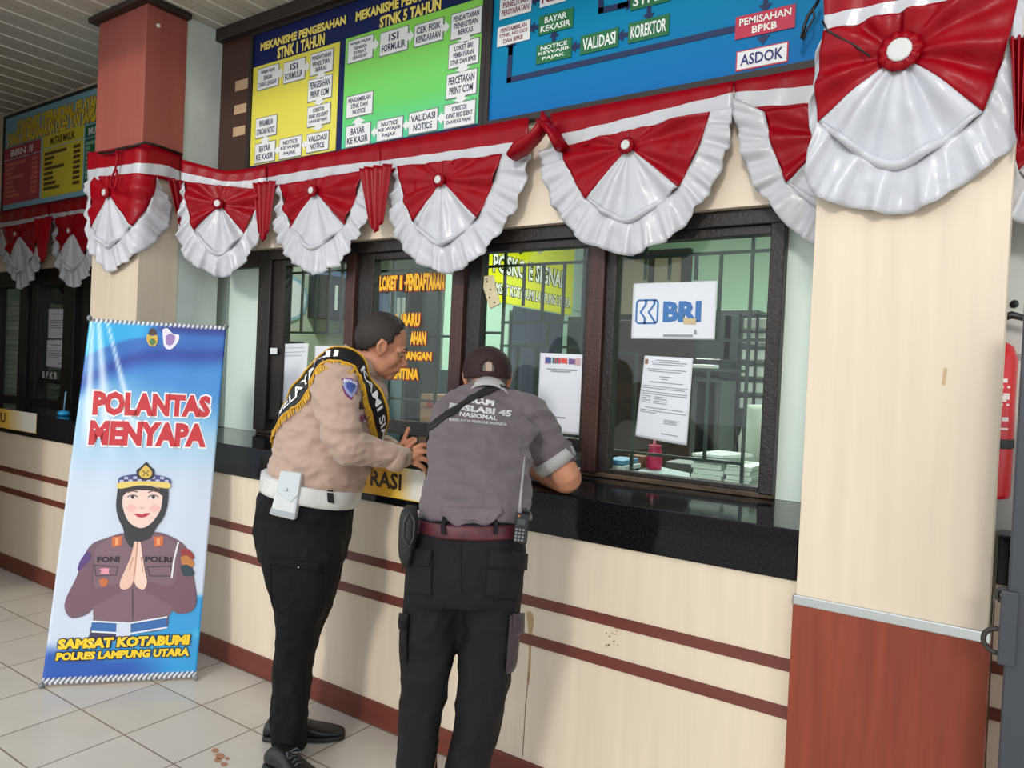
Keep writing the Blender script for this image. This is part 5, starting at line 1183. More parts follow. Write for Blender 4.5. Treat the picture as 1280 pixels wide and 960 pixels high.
def head_parts(mb, c, f, u, k=1.0, face=True):
    """skull, face, jaw, nose, lips, brow and ears about the head centre c, looking along f"""
    f = np.array(f, float); f /= np.linalg.norm(f); u = np.array(u, float); u = u-f*np.dot(u, f); u /= np.linalg.norm(u); s = np.cross(u, f)
    A = np.array([f, s, u]); P = lambda a, b, d: c+k*(a*f+b*s+d*u)
    B = lambda p, r: mb.ball(P(*p), [q*k for q in r], 22, 14, axes=A)
    B((-.010, 0, .030), (.096, .076, .088)); B((.022, 0, -.030), (.064, .060, .084)); B((.028, 0, -.082), (.055, .050, .036)); B((.066, 0, -.100), (.024, .026, .020))
    for sg in (-1, 1):
        B((.040, sg*.034, -.034), (.036, .026, .038)); B((.010, sg*.046, -.066), (.040, .014, .038))
        mb.tube([P(.088, sg*.004, .010), P(.078, sg*.036, .014), P(.060, sg*.056, .004)], [.011*k, .012*k, .010*k], 10, round_ends=True)
        B((.098, sg*.012, -.047), (.013, .009, .010))
        # ear: rim and lobe
        mb.tube([P(-.004, sg*.074, -.030), P(.004, sg*.078, -.008), P(-.004, sg*.086, .016), P(-.022, sg*.092, .020), P(-.030, sg*.090, .0), P(-.020, sg*.082, -.024), P(-.008, sg*.077, -.038)], [.008*k]*7, 8, round_ends=True)
        B((-.014, sg*.078, -.004), (.018, .008, .024)); B((-.008, sg*.077, -.036), (.009, .006, .010))
    mb.tube([P(.082, 0, .008), P(.096, 0, -.018), P(.110, 0, -.040)], [.010*k, .011*k, .014*k], 10, round_ends=True)
    mb.tube([P(.074, -.026, -.073), P(.092, -.010, -.068), P(.094, 0, -.069), P(.092, .010, -.068), P(.074, .026, -.073)], [.006*k, .008*k, .008*k, .008*k, .006*k], 8, round_ends=True)
    mb.tube([P(.074, -.022, -.077), P(.090, 0, -.080), P(.074, .022, -.077)], [.006*k, .009*k, .006*k], 8, round_ends=True)
    return P, A
def hair_cap(P, A, c, k, line, thick=.006, low=None):
    """short hair lying on the skull above the hairline (list of forward, height)"""
    f, s, u = A; V = []; n, rows = 64, 34; mb = MB()
    xs = [q[0] for q in line]; ys = [q[1] for q in line]
    for j in range(rows+1):
        th = math.pi*j/rows
        for i in range(n):
            ph = 2*math.pi*i/n
            loc = np.array([-.010, 0, .030])+np.array([(.096+thick)*math.sin(th)*math.cos(ph), (.076+thick)*math.sin(th)*math.sin(ph), (.088+thick)*math.cos(th)])
            if loc[2] < .0: loc[2] = loc[2]*1.15
            loc = loc*(1+.006*noise.noise(Vector(loc*90)))
            V.append(loc)
    F = [(j*n+i, j*n+(i+1) % n, (j+1)*n+(i+1) % n, (j+1)*n+i) for j in range(rows) for i in range(n)]
    V = np.array(V)
    V2, F2 = cutaway(V, F, lambda p: p[2] > np.interp(p[0], xs, ys)+.004*math.sin(p[1]*300))
    W_ = np.array([P(*p) for p in V2]); return W_, F2
def shoe(parent, heel, toe, mats, hgt=.085, w=.047, laces=True):
    heel, toe = np.array(heel), np.array(toe); d = toe-heel; L = np.linalg.norm(d); d /= L; s = np.cross([0, 0, 1], d)
    secs = []; S2 = []
    for t, hw, top in ((-.01, .62, .62), (.03, .80, .86), (.12, .92, 1.06), (.25, .90, 1.12), (.38, .88, 1.0), (.52, .96, .80), (.68, 1.06, .62), (.82, 1.0, .52), (.93, .78, .44), (.985, .48, .36), (1.0, .25, .28)):
        c = heel+d*L*t; ring_ = []; sr = []
        for k in range(20):
            a = 2*math.pi*k/20; x, y = math.cos(a), math.sin(a)
            ring_.append(c+s*w*hw*math.copysign(abs(x)**.75, x)+np.array([0, 0, .018+(hgt*top-.018)*(.5+.5*math.copysign(abs(y)**.8, y))]))
        secs.append(ring_)
        for k in range(12):
            a = 2*math.pi*k/12; x, y = math.cos(a), math.sin(a); sr.append(c+s*(w*hw+.004)*math.copysign(abs(x)**.6, x)+np.array([0, 0, .002+.020*(.5+.5*math.copysign(abs(y)**.4, y))]))
        S2.append(sr)
    b = MB(); loft_cat(b, secs, 3); o = b.build('shoe', mats[0], parent, smooth=True)
    MB().loft(S2).build('sole', mats[1], o, smooth=True)
    if laces:
        m_ = MB()
        for t in (.40, .46, .52, .58):
            top = np.interp(t, [.38, .52, .68], [1.0, .80, .62])*hgt+.003; c = heel+d*L*t+np.array([0, 0, top])
            m_.tube([c-s*w*.5-np.array([0, 0, .010]), c-d*.004, c+s*w*.5-np.array([0, 0, .010])], .0035, 6)
        c = heel+d*L*.39+np.array([0, 0, hgt*1.02])
        for sg in (-1, 1): m_.tube([c, c+s*sg*.022+d*.01+np.array([0, 0, .010]), c+s*sg*.030+d*.03, c+d*.012], .003, 6)
        m_.build('laces', mats[2], o, smooth=True)
    return o
skin = mat('tan skin', (196, 136, 106), .5, var=.12, scale=(25, 25, 25), spec=.35)
hair_b = mat('short black hair', (42, 33, 30), .55, var=.4, scale=(180, 180, 180), bump=.5, bscale=260)
hair_g = mat('grey hair', (120, 112, 108), .6, var=.4, scale=(180, 180, 180))
black_cloth = mat('black trouser cloth', (8, 8, 10), .8, spec=.25, bump=.15, bscale=220)
faded_black = mat('faded black cargo cloth', (22, 20, 22), .8, spec=.25, bump=.2, bscale=180)
khaki = mat('brown grey uniform cloth', (174, 147, 131), .75, sheen=.2, bump=.12, bscale=260)
mauve = mat('grey mauve shirt cloth', (98, 88, 94), .8, sheen=.1, bump=.15, bscale=200)
leather_b = mat('black shoe leather', (20, 20, 22), .38); rubber = mat('black rubber', (22, 22, 22), .6); lace_m = mat('grey laces', (70, 74, 80), .7)
D0 = 2.86
# ---------------------------------------------------------------- uniformed man
c_h = atD(477.5, 431.5, D0)
f_h = RIGHT*.86-UP*.34+FWD*.34; u_h = UP*.90+RIGHT*.36
body = MB()
Pm, Am = head_parts(body, c_h, f_h, u_h, 1.0)
limb(body, [atD(446, 470, D0), atD(456, 456, D0), atD(468, 445, D0)], [.070, .062, .058])
loft_cat(body, [sect(*q, grow=-.025) for q in (((333, 600), (440, 620), 2.87, .165), ((348, 552), (452, 572), 2.87, .165), ((370, 490), (478, 512), 2.87, .17), ((408, 452), (470, 475), 2.87, .17), ((432, 446), (466, 462), 2.87, .07))])
for pts, rr in (([(424, 468, 2.70), (424, 515, 2.66), (432, 556, 2.64), (468, 566, 2.69), (505, 575, 2.745)], [.055, .052, .042, .036, .029]),
                ([(446, 470, 3.04), (455, 520, 3.10), (462, 556, 3.10), (480, 563, 3.00), (497, 563, 2.92)], [.055, .052, .045, .040, .028])):
    limb(body, [atD(*p) for p in pts], rr)
for pts, rr in (([(372, 640, 2.78), (372, 740, 2.76), (369, 800, 2.77), (365, 880, 2.79), (364, 925, 2.80)], [.06, .065, .055, .045, .04]), ([(385, 640, 2.95), (382, 740, 2.97), (374, 800, 2.98), (366, 860, 2.98), (362, 893, 2.98)], [.06, .065, .055, .045, .04])):
    limb(body, [atD(*p) for p in pts], rr)
def hand(mb, wr, palm, fingers, thumb, pw=.026):
    limb(mb, [atD(*p) for p in (wr,)+palm], [.027]+[pw]*len(palm), flat=.62)
    for f_ in fingers: limb(mb, [atD(*p) for p in f_], [.0105, .0098, .0090, .0078][:len(f_)], n=10, sub=3)
    limb(mb, [atD(*p) for p in thumb], [.0125, .0112, .0090], n=10, sub=3)
# near hand: palm to the right, fingers closing round the phone; far hand: fingers raised
hand(body, (502, 574, 2.745), ((510, 571.5, 2.752), (518, 569.5, 2.758)), [
    ((519, 560.5, 2.762), (527, 556.5, 2.772), (534, 557.5, 2.786), (539, 561, 2.80)),
    ((521, 567, 2.757), (530, 564.5, 2.764), (537, 567, 2.780), (541, 571, 2.797)),
    ((520.5, 573.5, 2.756), (529, 573.5, 2.762), (535.5, 577, 2.778), (538, 581.5, 2.795)),
    ((518, 579.5, 2.760), (525, 581.5, 2.768), (530, 585.5, 2.782), (531.5, 589.5, 2.796))],
    ((507, 564, 2.770), (513, 556.5, 2.795), (519, 552, 2.82)), .024)
hand(body, (494, 564, 2.93), ((498, 560, 2.92), (502, 556.5, 2.91)), [
    ((504, 552.5, 2.905), (506.5, 546, 2.900), (509, 540, 2.896), (510.5, 535.5, 2.893)),
    ((507.5, 555, 2.890), (512.5, 550.5, 2.882), (516.5, 548.5, 2.872), (519.5, 549.5, 2.862)),
    ((509, 561, 2.885), (515, 559.5, 2.875), (519.5, 560.5, 2.862))], ((499, 563, 2.895), (505, 565.5, 2.872), (511, 566, 2.858)), .024)
V, Nn, F = fuse(body, .0044, 1)
V = soften(V, F, np.full(len(V), .8), 4)
V = soften(V, F, np.clip((.20-np.linalg.norm(V-c_h, axis=1))/.03, 0, 1), 24)
foot_near = (onZ(338, 957, 0), onZ(399, 991, 0)); foot_far = (onZ(331, 923, 0), onZ(431, 922, 0))
officer = build_vf('person', V, F, skin, label='man in brown uniform shirt with a black sash, bending over a phone at the counter', cat='person', origin=(foot_near[0]+foot_far[1])/2)
Vh, Fh = hair_cap(Pm, Am, c_h, 1, [(-.12, -.060), (-.085, -.055), (-.055, -.040), (-.030, -.012), (-.012, .012), (.004, .000), (.018, .006), (.026, .046), (.040, .076), (.052, .098), (.062, .112), (.10, .2)])
build_vf('hair', Vh, Fh, hair_b, officer, solid=.008)
for sg in (-1, 1):
    e_ = MB().ball(Pm(.0725, sg*.031, -.006), (.0105, .0105, .0105), 14, 9).build('eye', mat('eye white', (170, 155, 146), .4), officer, smooth=True)
    MB().ball(Pm(.0790, sg*.032, -.0105), (.0058, .0058, .0058), 10, 7).build('iris', mat('dark iris', (30, 20, 16), .2), e_, smooth=True)
    MB().tube([Pm(.0945, sg*.012, .014), Pm(.090, sg*.030, .021), Pm(.074, sg*.050, .016)], [.003, .0045, .003], 8).build('eyebrow', hair_b, officer, smooth=True)
    MB().tube([Pm(.081, sg*.018, -.001), Pm(.0840, sg*.031, -.001), Pm(.077, sg*.044, -.006)], [.004, .0058, .004], 8).build('eyelid', skin, officer, smooth=True)
MB().tube([Pm(.086, -.022, -.075), Pm(.0985, 0, -.0745), Pm(.086, .022, -.075)], [.0018, .0035, .0018], 8).build('lips', mat('brownish lips', (150, 86, 76), .5), officer, smooth=True)
# shirt
def officer_torso(g=0.0):
    return [sect(*q, grow=g) for q in (((339, 606), (442, 630), 2.87, .165), ((338, 588), (454, 607), 2.87, .176), ((347, 553), (467, 575), 2.87, .185), ((356, 520), (477, 545), 2.87, .185), ((369, 490), (484, 515), 2.87, .188), ((388, 464), (482, 488), 2.87, .190), ((410, 447), (474, 472), 2.87, .165), ((428, 439), (468, 462), 2.87, .10))]
sh = MB(); loft_cat(sh, officer_torso())
limb(sh, [atD(*p) for p in ((424, 466, 2.72), (421, 490, 2.68), (424, 520, 2.65), (431, 556, 2.635), (452, 563, 2.66), (478, 568, 2.70), (502, 574.5, 2.74))], [.088, .090, .080, .066, .058, .052, .044])
limb(sh, [atD(*p) for p in ((446, 468, 3.02), (455, 520, 3.10), (462, 556, 3.10), (480, 563, 3.00), (493, 563, 2.94))], [.085, .080, .066, .056, .044])
V, Nn, F = fuse(sh, .007, 5)
V = creased(V, Nn, [(.014, (7, 7, 12), True, 3.1), (.008, (15, 15, 26), True, 9.7), (.0025, (40, 40, 40), False, 1.3)])
shirt = build_vf('shirt', V, F, khaki, officer); bs = bvh_of(V, F)
# collar
cl = MB(); ax0, ax1 = atD(449, 455, D0), atD(455, 441, D0); t = (ax1-ax0)/np.linalg.norm(ax1-ax0); s_ = np.cross(t, FWD); s_ /= np.linalg.norm(s_); b_ = np.cross(s_, t)
for r, h_ in ((.086, -.012), (.083, .012), (.077, .036), (.072, .036), (.076, .008)): cl.v += [tuple(ax0+t*(h_+.012*math.cos(a))+(s_*math.cos(a)*1.02+b_*math.sin(a))*r) for a in np.linspace(0, 2*math.pi, 28, endpoint=False)]
cl.f = [(j*28+i, j*28+(i+1) % 28, (j+1)*28+(i+1) % 28, (j+1)*28+i) for j in range(4) for i in range(28)]; cl.m = [0]*len(cl.f)
cl.build('collar', khaki, shirt, smooth=True, solid=.003)
# cuff, pocket line and button placket on the near sleeve
MB().tube([atD(*p) for p in ((488, 571, 2.718), (491, 571.8, 2.723), (496, 573, 2.731), (502, 574.4, 2.741), (503.5, 574.7, 2.743))], [.046, .0505, .0505, .048, .042], 24).build('cuff', khaki, shirt, smooth=True)
# shield patch on the sleeve
for g_, nm, m_ in ((1.0, 'patch_border', mat('red violet patch border', (120, 50, 110), .6)), (.82, 'patch_field', mat('pale blue patch', (150, 160, 200), .6)), (.5, 'patch_figure', mat('blue patch figure', (66, 84, 160), .6))):
    pts = [(427, 474), (433, 472.5), (440, 473.5), (447, 476), (447.5, 484), (445, 493), (438.5, 500), (431, 493), (427.5, 484)]; c0 = np.mean(pts, 0)
    mb = MB(); q = [cast(bs, *(c0+(np.array(p)-c0)*g_), .003+.0012*(1-g_)*6) for p in pts]; q.append(np.mean(q, 0)+ -FWD*.002); n_ = len(pts); mb.add(q, [(i, (i+1) % n_, n_) for i in range(n_)]); po = mb.build(nm, m_, shirt, solid=.001)
cast_text(bs, 'POLISI', [(429.5, 475), (445, 478), (445, 481), (429.5, 478)], .0062, .04).build('patch_lettering', white_p, shirt)
for (x, y, c, nm) in ((452.5, 507, (60, 30, 40), 'small_badge'), (453.5, 523, (120, 50, 90), 'small_badge'), (456, 526, (220, 214, 220), 'badge_mark')):
    patch(bs, [(x-4, y-5), (x+3, y-4), (x+3, y+4), (x-4, y+4)] if nm == 'small_badge' else [(x-3, y-2), (x, y-2), (x, y+2), (x-3, y+2)], .003+(0.002 if nm == 'badge_mark' else 0), 4, 4).build(nm, mat('badge %d' % (x*10+y), c, .5), shirt, solid=.001)
# trousers
tr = MB(); loft_cat(tr, [sect(*q) for q in (((335, 596), (441, 622), 2.87, .168), ((322, 632), (441, 645), 2.87, .175), ((321, 662), (437, 672), 2.87, .178), ((328, 695), (430, 702), 2.87, .17))])
loft_cat(tr, [sect(*q) for q in (((322, 650), (424, 660), 2.78, .095), ((327, 690), (428, 697), 2.765, .100), ((335, 728), (422, 732), 2.76, .098), ((344, 760), (411, 762), 2.765, .090), ((346, 792), (398, 793), 2.775, .080), ((343, 826), (391, 826), 2.785, .076), ((341, 862), (388, 862), 2.79, .074), ((339.5, 900), (386, 900), 2.795, .072), ((341, 934), (382, 936), 2.80, .070))])
loft_cat(tr, [sect(*q) for q in (((336, 655), (436, 668), 2.96, .095), ((342, 700), (431, 706), 2.97, .098), ((348, 740), (420, 745), 2.975, .092), ((349, 785), (402, 788), 2.98, .082), ((345, 830), (390, 832), 2.98, .076), ((341, 870), (386, 872), 2.98, .074), ((339, 900), (383, 903), 2.98, .072))])
V, Nn, F = fuse(tr, .0075, 6)
V = creased(V, Nn, [(.009, (8, 8, 7), True, 12.3), (.004, (20, 20, 14), True, 5.1)])
trou = build_vf('trousers', V, F, black_cloth, officer); bt_ = bvh_of(V, F)
patch(bt_, [(337, 697), (402, 704), (402, 716), (338, 704)], .005, 12, 4).build('pocket_flap', black_cloth, trou, smooth=True, solid=.004)
cast_line(bt_, [(338, 706), (343, 760), (372, 772), (398, 764), (402, 716)], .0018, .001).build('pocket_seam', black_cloth, trou, smooth=True)
MB().ball(cast(bt_, 374, 708.5, .007), .0035, 8, 6).build('snap_button', chrome, trou, smooth=True)
# belt and pouch
def ring_band(secs): b = MB(); loft_cat(b, secs, 3); return b
wb = mat('white belt webbing', (206, 206, 204), .5, var=.15, scale=(14, 14, 14), bump=.2, bscale=50)
belt = ring_band([sect((331, 586), (451, 612), 2.87, .192), sect((329.5, 597), (450, 623), 2.87, .194), sect((328.5, 607), (448, 633), 2.87, .192)]).build('belt', wb, officer, smooth=True)
bb = bvh_of(*[(lambda o: (np.array([v.co[:] for v in o.data.vertices])+wl(o), [tuple(p.vertices) for p in o.data.polygons]))(belt)][0])
patch(bb, [(408, 606), (415, 607.5), (417, 629), (409.5, 627.5)], .004, 4, 6).build('belt_keeper', rubber, belt, solid=.003)
q = [atD(*p) for p in ((351, 588.5, 2.665), (377, 592, 2.672), (368, 651, 2.66), (336.5, 643.5, 2.655))]
pouch = MB().slab([p+FWD*.0 for p in q], FWD*.045).build('belt_pouch', mat('white pouch', (208, 212, 214), .45, var=.08, scale=(20, 20, 20)), belt, bevel=.008)
MB().slab([p-FWD*.004 for p in [q[0]-UP*.0, q[1], q[1]*.55+q[2]*.45, q[1]*.35+q[2]*.4+q[3]*.25, q[0]*.55+q[3]*.45]], FWD*.006).build('pouch_flap', mat('pale grey flap', (196, 204, 208), .45), pouch, bevel=.003)
MB().slab([p-FWD*.002 for p in [q[3]*.85+q[0]*.15, q[2]*.85+q[1]*.15, q[2]*.97+q[1]*.03, q[3]*.97+q[0]*.03]], FWD*.004).build('grey_label', mat('grey panel', (160, 166, 170), .5), pouch)
MB().ball((q[0]+q[1]+q[2]+q[3])/4+UP*.02-FWD*.004, .006, 10, 7).build('snap', chrome, pouch, smooth=True)
for nm_, fr in (('shoe', foot_near), ('shoe', foot_far)): shoe(officer, fr[0]*np.array([1, 1, 0]), fr[1]*np.array([1, 1, 0]), (leather_b, rubber, lace_m))
# sash: black satin ribbon with gold fringe, over the near shoulder
def ribbon_path(bv, pts, n=90, off=.009):
    P_ = [];  N_ = []
    for p in smooth_poly([atD(*q) for q in pts], n):
        h = bv.find_nearest(Vector(p)); nn = np.array(h[1]); pp = np.array(h[0]); P_.append(pp); N_.append(nn if np.dot(p-pp, nn) > -.5 else nn)
    P_ = np.array(P_); N_ = np.array(N_)
    for _ in range(8): P_[1:-1] = (P_[:-2]+2*P_[1:-1]+P_[2:])/4; N_[1:-1] = (N_[:-2]+2*N_[1:-1]+N_[2:])/4
    N_ /= np.linalg.norm(N_, axis=1)[:, None]; P_ = P_+N_*off
    T_ = np.gradient(P_, axis=0); T_ /= np.linalg.norm(T_, axis=1)[:, None]; B_ = np.cross(N_, T_); B_ /= np.linalg.norm(B_, axis=1)[:, None]
    return P_, N_, T_, B_
RP, RN, RT, RB = ribbon_path(bs, [(366, 575, 3.02), (357, 552, 2.90), (362, 524, 2.80), (374, 494, 2.74), (392, 470, 2.705), (414, 454, 2.70), (436, 452, 2.71), (453, 467, 2.72), (467, 494, 2.74), (477, 523, 2.78), (476, 552, 2.86), (466, 575, 2.95)])
HW = .044; RBV = bs
def onR(sv, tv, d=0.0):       # along the sash 0..1, across it -1..1
    x = sv*(len(RP)-1); i = int(min(max(x, 0), len(RP)-2)); f_ = x-i
    L_ = lambda A_: A_[i]*(1-f_)+A_[i+1]*f_
    p = L_(RP)+L_(RB)*tv*HW+L_(RN)*(-.004*tv*tv)
    h = RBV.find_nearest(Vector(p)); nn = np.array(h[1]); g = (p-np.array(h[0])) @ nn
    if g < .005: p = p+nn*(.005-g)
    return p+L_(RN)*d
mb = MB(); n_, k_ = 90, 6
for i in range(n_):
    for j in range(k_+1): mb.v.append(tuple(onR(i/(n_-1), -1+2*j/k_, .0)))
mb.f = [(i*(k_+1)+j, (i+1)*(k_+1)+j, (i+1)*(k_+1)+j+1, i*(k_+1)+j+1) for i in range(n_-1) for j in range(k_)]; mb.m = [0]*len(mb.f)
sash_o = mb.build('sash', mat('black satin sash', (16, 15, 18), .45), officer, smooth=True, solid=.003)
gold = mat('gold fringe', (222, 168, 40), .5, var=.3, scale=(160, 160, 160))
for sg in (-1, 1):
    fr = MB(); rnd = random.Random(3)
    for i in range(230):
        sv = i/229; a = onR(sv, sg*.93, .003); b_ = onR(min(1, max(0, sv+rnd.uniform(-.004, .004))), sg*(1.32+rnd.uniform(-.06, .1)), .002); b2_ = b_-np.array([0, 0, .012])+onR(sv, sg*1.0, 0)*0
        w_ = RT[int(sv*(len(RT)-1))]*.0022; fr.add([a-w_, a+w_, b2_+w_*.8, b2_-w_*.8], [(0, 1, 2, 3)])
    e_ = [onR(i/89, sg*.97, .003) for i in range(90)]; fr.tube(e_, .0032, 6)
    fr.build('gold_fringe', gold, sash_o, solid=.0015)
def sash_text(t, s0, s1, flip):
    V, F, _ = glyphs(t, .02); mb = MB()
    for a, b in V:
        mb.v.append(tuple(onR(s0+(s1-s0)*a, (-.36+.78*b)*flip, .0045)))
    mb.f = list(F); mb.m = [0]*len(F); return mb.build('lettering', white_p, sash_o)

sash_text('MELAYANI', .24, .535, 1)
sash_text('KAMI SIAP', .60, .90, 1)
# phone held in both hands
ph = empty('mobile_phone', atD(531, 581, 2.80), 'black mobile phone in the hands of the man in brown uniform', 'phone')
pc_ = [atD(*p) for p in ((524, 577, 2.80), (541, 566.5, 2.86), (543, 577, 2.83), (527, 589, 2.77))]
nrm = np.cross(pc_[1]-pc_[0], pc_[3]-pc_[0]); nrm /= np.linalg.norm(nrm)
MB().slab(pc_, nrm*.009).build('body', mat('black phone body', (14, 14, 16), .25), ph, bevel=.002)
cc = sum(pc_)/4; MB().slab([cc+(p-cc)*.93-nrm*.0004 for p in pc_], nrm*.0003).build('screen', mat('dark phone glass', (30, 34, 40), .08), ph)
MB().slab([cc+(p-cc)*.93+nrm*.0093 for p in pc_], nrm*.0003).build('back_cover', mat('dark phone back', (24, 24, 28), .2), ph)
# ---------------------------------------------------------------- man with the cap, seen from behind
c2 = atD(609, 475, 2.80)
h0 = FWD-np.array([0, 0, FWD[2]]); h0 /= np.linalg.norm(h0)
f2 = h0*.95+RIGHT*-.06-UP*.26; u2 = UP*.96+h0*.25
eR = np.array([-1.276, 2.262, 1.136]); wR = np.array([-1.52, 2.44, 1.120])
eL = np.array([-1.86, 2.33, 1.140]); wL = np.array([-1.66, 2.50, 1.120])
shR, shL = atD(659, 524, 2.60), atD(563, 521, 2.68)
body = MB(); P2, A2 = head_parts(body, c2, f2, u2, .98)
limb(body, [atD(611, 515, 2.62), atD(610, 495, 2.69), atD(609, 482, 2.75)], [.080, .066, .062])
def civ_torso(g=0.0, hem=True):
    q = [((524, 648), (662, 650), 2.225, .135, -.018), ((526, 630), (666, 636), 2.25, .150, -.012), ((531, 605), (666, 615), 2.31, .155, -.01), ((535, 578), (664, 588), 2.38, .150, -.01), ((536, 548), (668, 558), 2.46, .145, -.01), ((536, 522), (672, 534), 2.54, .135, -.01), ((545, 502), (662, 514), 2.61, .120, 0), ((567, 491), (647, 501), 2.66, .098, -.022), ((585, 484), (637, 491), 2.69, .080, -.042)]
    return [sect(l, r, d, hb, t, grow=g) for l, r, d, hb, t in q]
loft_cat(body, [civ_torso(-.03)[i] for i in (0, 2, 4, 5, 6, 7)])
hand_r = [wR+np.array([-.03, .03, 0]), wR+np.array([-.075, .06, -.004])]
for sh_, e_, w_, sg in ((shR, eR, wR, -1), (shL, eL, wL, 1)):
    m_ = (sh_+e_)/2; limb(body, [sh_, m_, e_, (e_+w_)/2, w_], [.054, .054, .050, .046, .031])
    d_ = (w_-e_); d_ /= np.linalg.norm(d_); s_ = np.cross([0, 0, 1], d_)
    limb(body, [w_, w_+d_*.04, w_+d_*.085], [.028, .030, .028], flat=.6)
    for k in range(4):
        b0 = w_+d_*.085+s_*(.024-.016*k); L_ = (.072, .080, .076, .060)[k]
        limb(body, [b0, b0+d_*L_*.5+np.array([0, 0, .006]), b0+d_*L_+np.array([0, 0, -.010])], [.0100, .0094, .0080], n=10, sub=3)
    t0 = w_+d_*.03+s_*sg*.026; limb(body, [t0, t0+d_*.035+s_*sg*.022, t0+d_*.06+s_*sg*.024], [.0125, .011, .009], n=10, sub=3)
for pts in ([(545, 740, 2.2), (540, 800, 2.2), (531, 880, 2.2), (526, 960, 2.22), (524, 1035, 2.25)], [(612, 740, 2.19), (606, 800, 2.19), (596, 880, 2.2), (582, 960, 2.22), (576, 1035, 2.25)]):
    limb(body, [atD(*p) for p in pts], [.07, .065, .055, .045, .04])
V, Nn, F = fuse(body, .0052, 3)
V = soften(V, F, np.clip((.19-np.linalg.norm(V-c2, axis=1))/.03, 0, 1), 20)
fl_ = (atD(524, 1055, 2.25), atD(576, 1058, 2.25)); fl_ = [np.array([p[0], p[1], 0]) for p in fl_]
civ = build_vf('person', V, F, skin, label='man in grey shirt, black cargo trousers and cap leaning on the counter, back turned', cat='person', origin=(fl_[0]+fl_[1])/2)
# grey hair below the cap
Vh, Fh = hair_cap(P2, A2, c2, .98, [(-.12, -.066), (-.085, -.062), (-.055, -.050), (-.030, -.020), (-.012, .0), (.004, .004), (.03, .05), (.06, .09), (.10, .2)], .007)
build_vf('hair', Vh, Fh, hair_g, civ, solid=.006)
# cap: crown, strap opening, adjuster, peak, button
cap_m = mat('dark maroon cap cloth', (44, 18, 22), .8, bump=.2, bscale=300)
def capP(th, ph, g=0.0):
    e = max(0, th-math.pi/2); sn = math.sin(th) if e == 0 else 1-.12*e*e; zz = .034+(.092+g)*math.cos(th) if e == 0 else .034-.088*e
    return P2(-.012+(.108+g)*sn*math.cos(ph), (.093+g)*sn*math.sin(ph), zz)
def thmax(ph): return 1.72+.46*(.5-.5*math.cos(ph))
mb = MB(); n_, rows = 72, 26
for j in range(rows+1):
    for i in range(n_):
        ph = 2*math.pi*i/n_; th = max(.01, thmax(ph)*j/rows); g = -.0012 if (i % 12 == 0) else 0
        mb.v.append(tuple(capP(th, ph, g)))
for j in range(rows):
    for i in range(n_):
        ph = (2*math.pi*(i+.5)/n_+math.pi) % (2*math.pi)-math.pi; th = thmax(ph)*(j+.5)/rows
        dx = abs(ph)-math.pi
        if th < 1.94 and (dx/.30)**2+((1.94-th)/.50)**2 < 1: continue      # half round opening over the strap
        mb.f.append((j*n_+i, j*n_+(i+1) % n_, (j+1)*n_+(i+1) % n_, (j+1)*n_+i)); mb.m.append(0)
cap = mb.build('cap', cap_m, civ, smooth=True, solid=.004)
for k in range(6):
    MB().tube([capP(thmax(math.pi/6+k*math.pi/3)*t, math.pi/6+k*math.pi/3, .0012) for t in np.linspace(.03, 1, 14)], .0012, 6).build('seam', cap_m, cap, smooth=True)
MB().ball(capP(.0, 0, .002), (.010, .010, .006), 12, 8, axes=A2).build('button', cap_m, cap, smooth=True)
MB().tube([capP(1.94-.50*math.sqrt(max(0, 1-(t/.30)**2)), math.pi+t, .003) for t in np.linspace(-.30, .30, 17)], .0028, 6).build('opening_piping', cap_m, cap, smooth=True)
tg = MB()
for j in range(6):
    for i in range(7): tg.v.append(tuple(capP(1.54+.44*j/5, math.pi-.10+.26*i/6, -.002)))
tg.f = [(j*7+i, j*7+i+1, (j+1)*7+i+1, (j+1)*7+i) for j in range(5) for i in range(6)]; tg.m = [0]*30
tg.build('adjuster_tab', mat('pale tan tab', (168, 146, 130), .7), cap, solid=.002)
pk = MB(); rows_ = 8; n_ = 25
for j in range(rows_+1):
    for i in range(n_):
        ph = -1.15+2.3*i/(n_-1); r = j/rows_; b0 = np.array([-.012+.108*math.cos(ph), .093*math.sin(ph), .012]); ext = .070*math.cos(ph*.95)**.8 if abs(ph) < 1.6 else 0
        pk.v.append(tuple(P2(b0[0]+ext*r, b0[1]*(1-.05*r), b0[2]-.012*r-.018*(b0[1]/.093)**2*r)))
pk.f = [(j*n_+i, (j+1)*n_+i, (j+1)*n_+i+1, j*n_+i+1) for j in range(rows_) for i in range(n_-1)]; pk.m = [0]*len(pk.f)
pk.build('peak', cap_m, cap, smooth=True, solid=.004)
# shirt
sh = MB(); loft_cat(sh, civ_torso())
up = (eR-shR); cuffR = shR+up*.66
limb(sh, [shR-up*.15+np.array([-.02, 0, -.01]), shR, shR+up*.3, shR+up*.5, cuffR], [.080, .084, .082, .080, .076])
upL = (eL-shL); limb(sh, [shL-upL*.15+np.array([.03, 0, -.01]), shL, shL+upL*.35, shL+upL*.75], [.066, .070, .070, .068])
V, Nn, F = fuse(sh, .007, 5)
zc = onY(0, 0, 1)[2]
wrk = creased(V, Nn, [(.014, (6, 6, 13), True, 21.1), (.008, (12, 12, 24), True, 4.4), (.0025, (36, 36, 36), False, 8.3)])
shirt2 = build_vf('shirt', wrk, F, mauve, civ); b2_ = bvh_of(wrk, F)
# diagonal folds gathering at the lower back
fd = [[(548, 640), (575, 628), (612, 618), (650, 612)], [(545, 618), (585, 612), (625, 604), (660, 600)], [(560, 598), (600, 590), (640, 580)], [(570, 646), (600, 640), (640, 634)], [(640, 548), (655, 560), (668, 566)]]
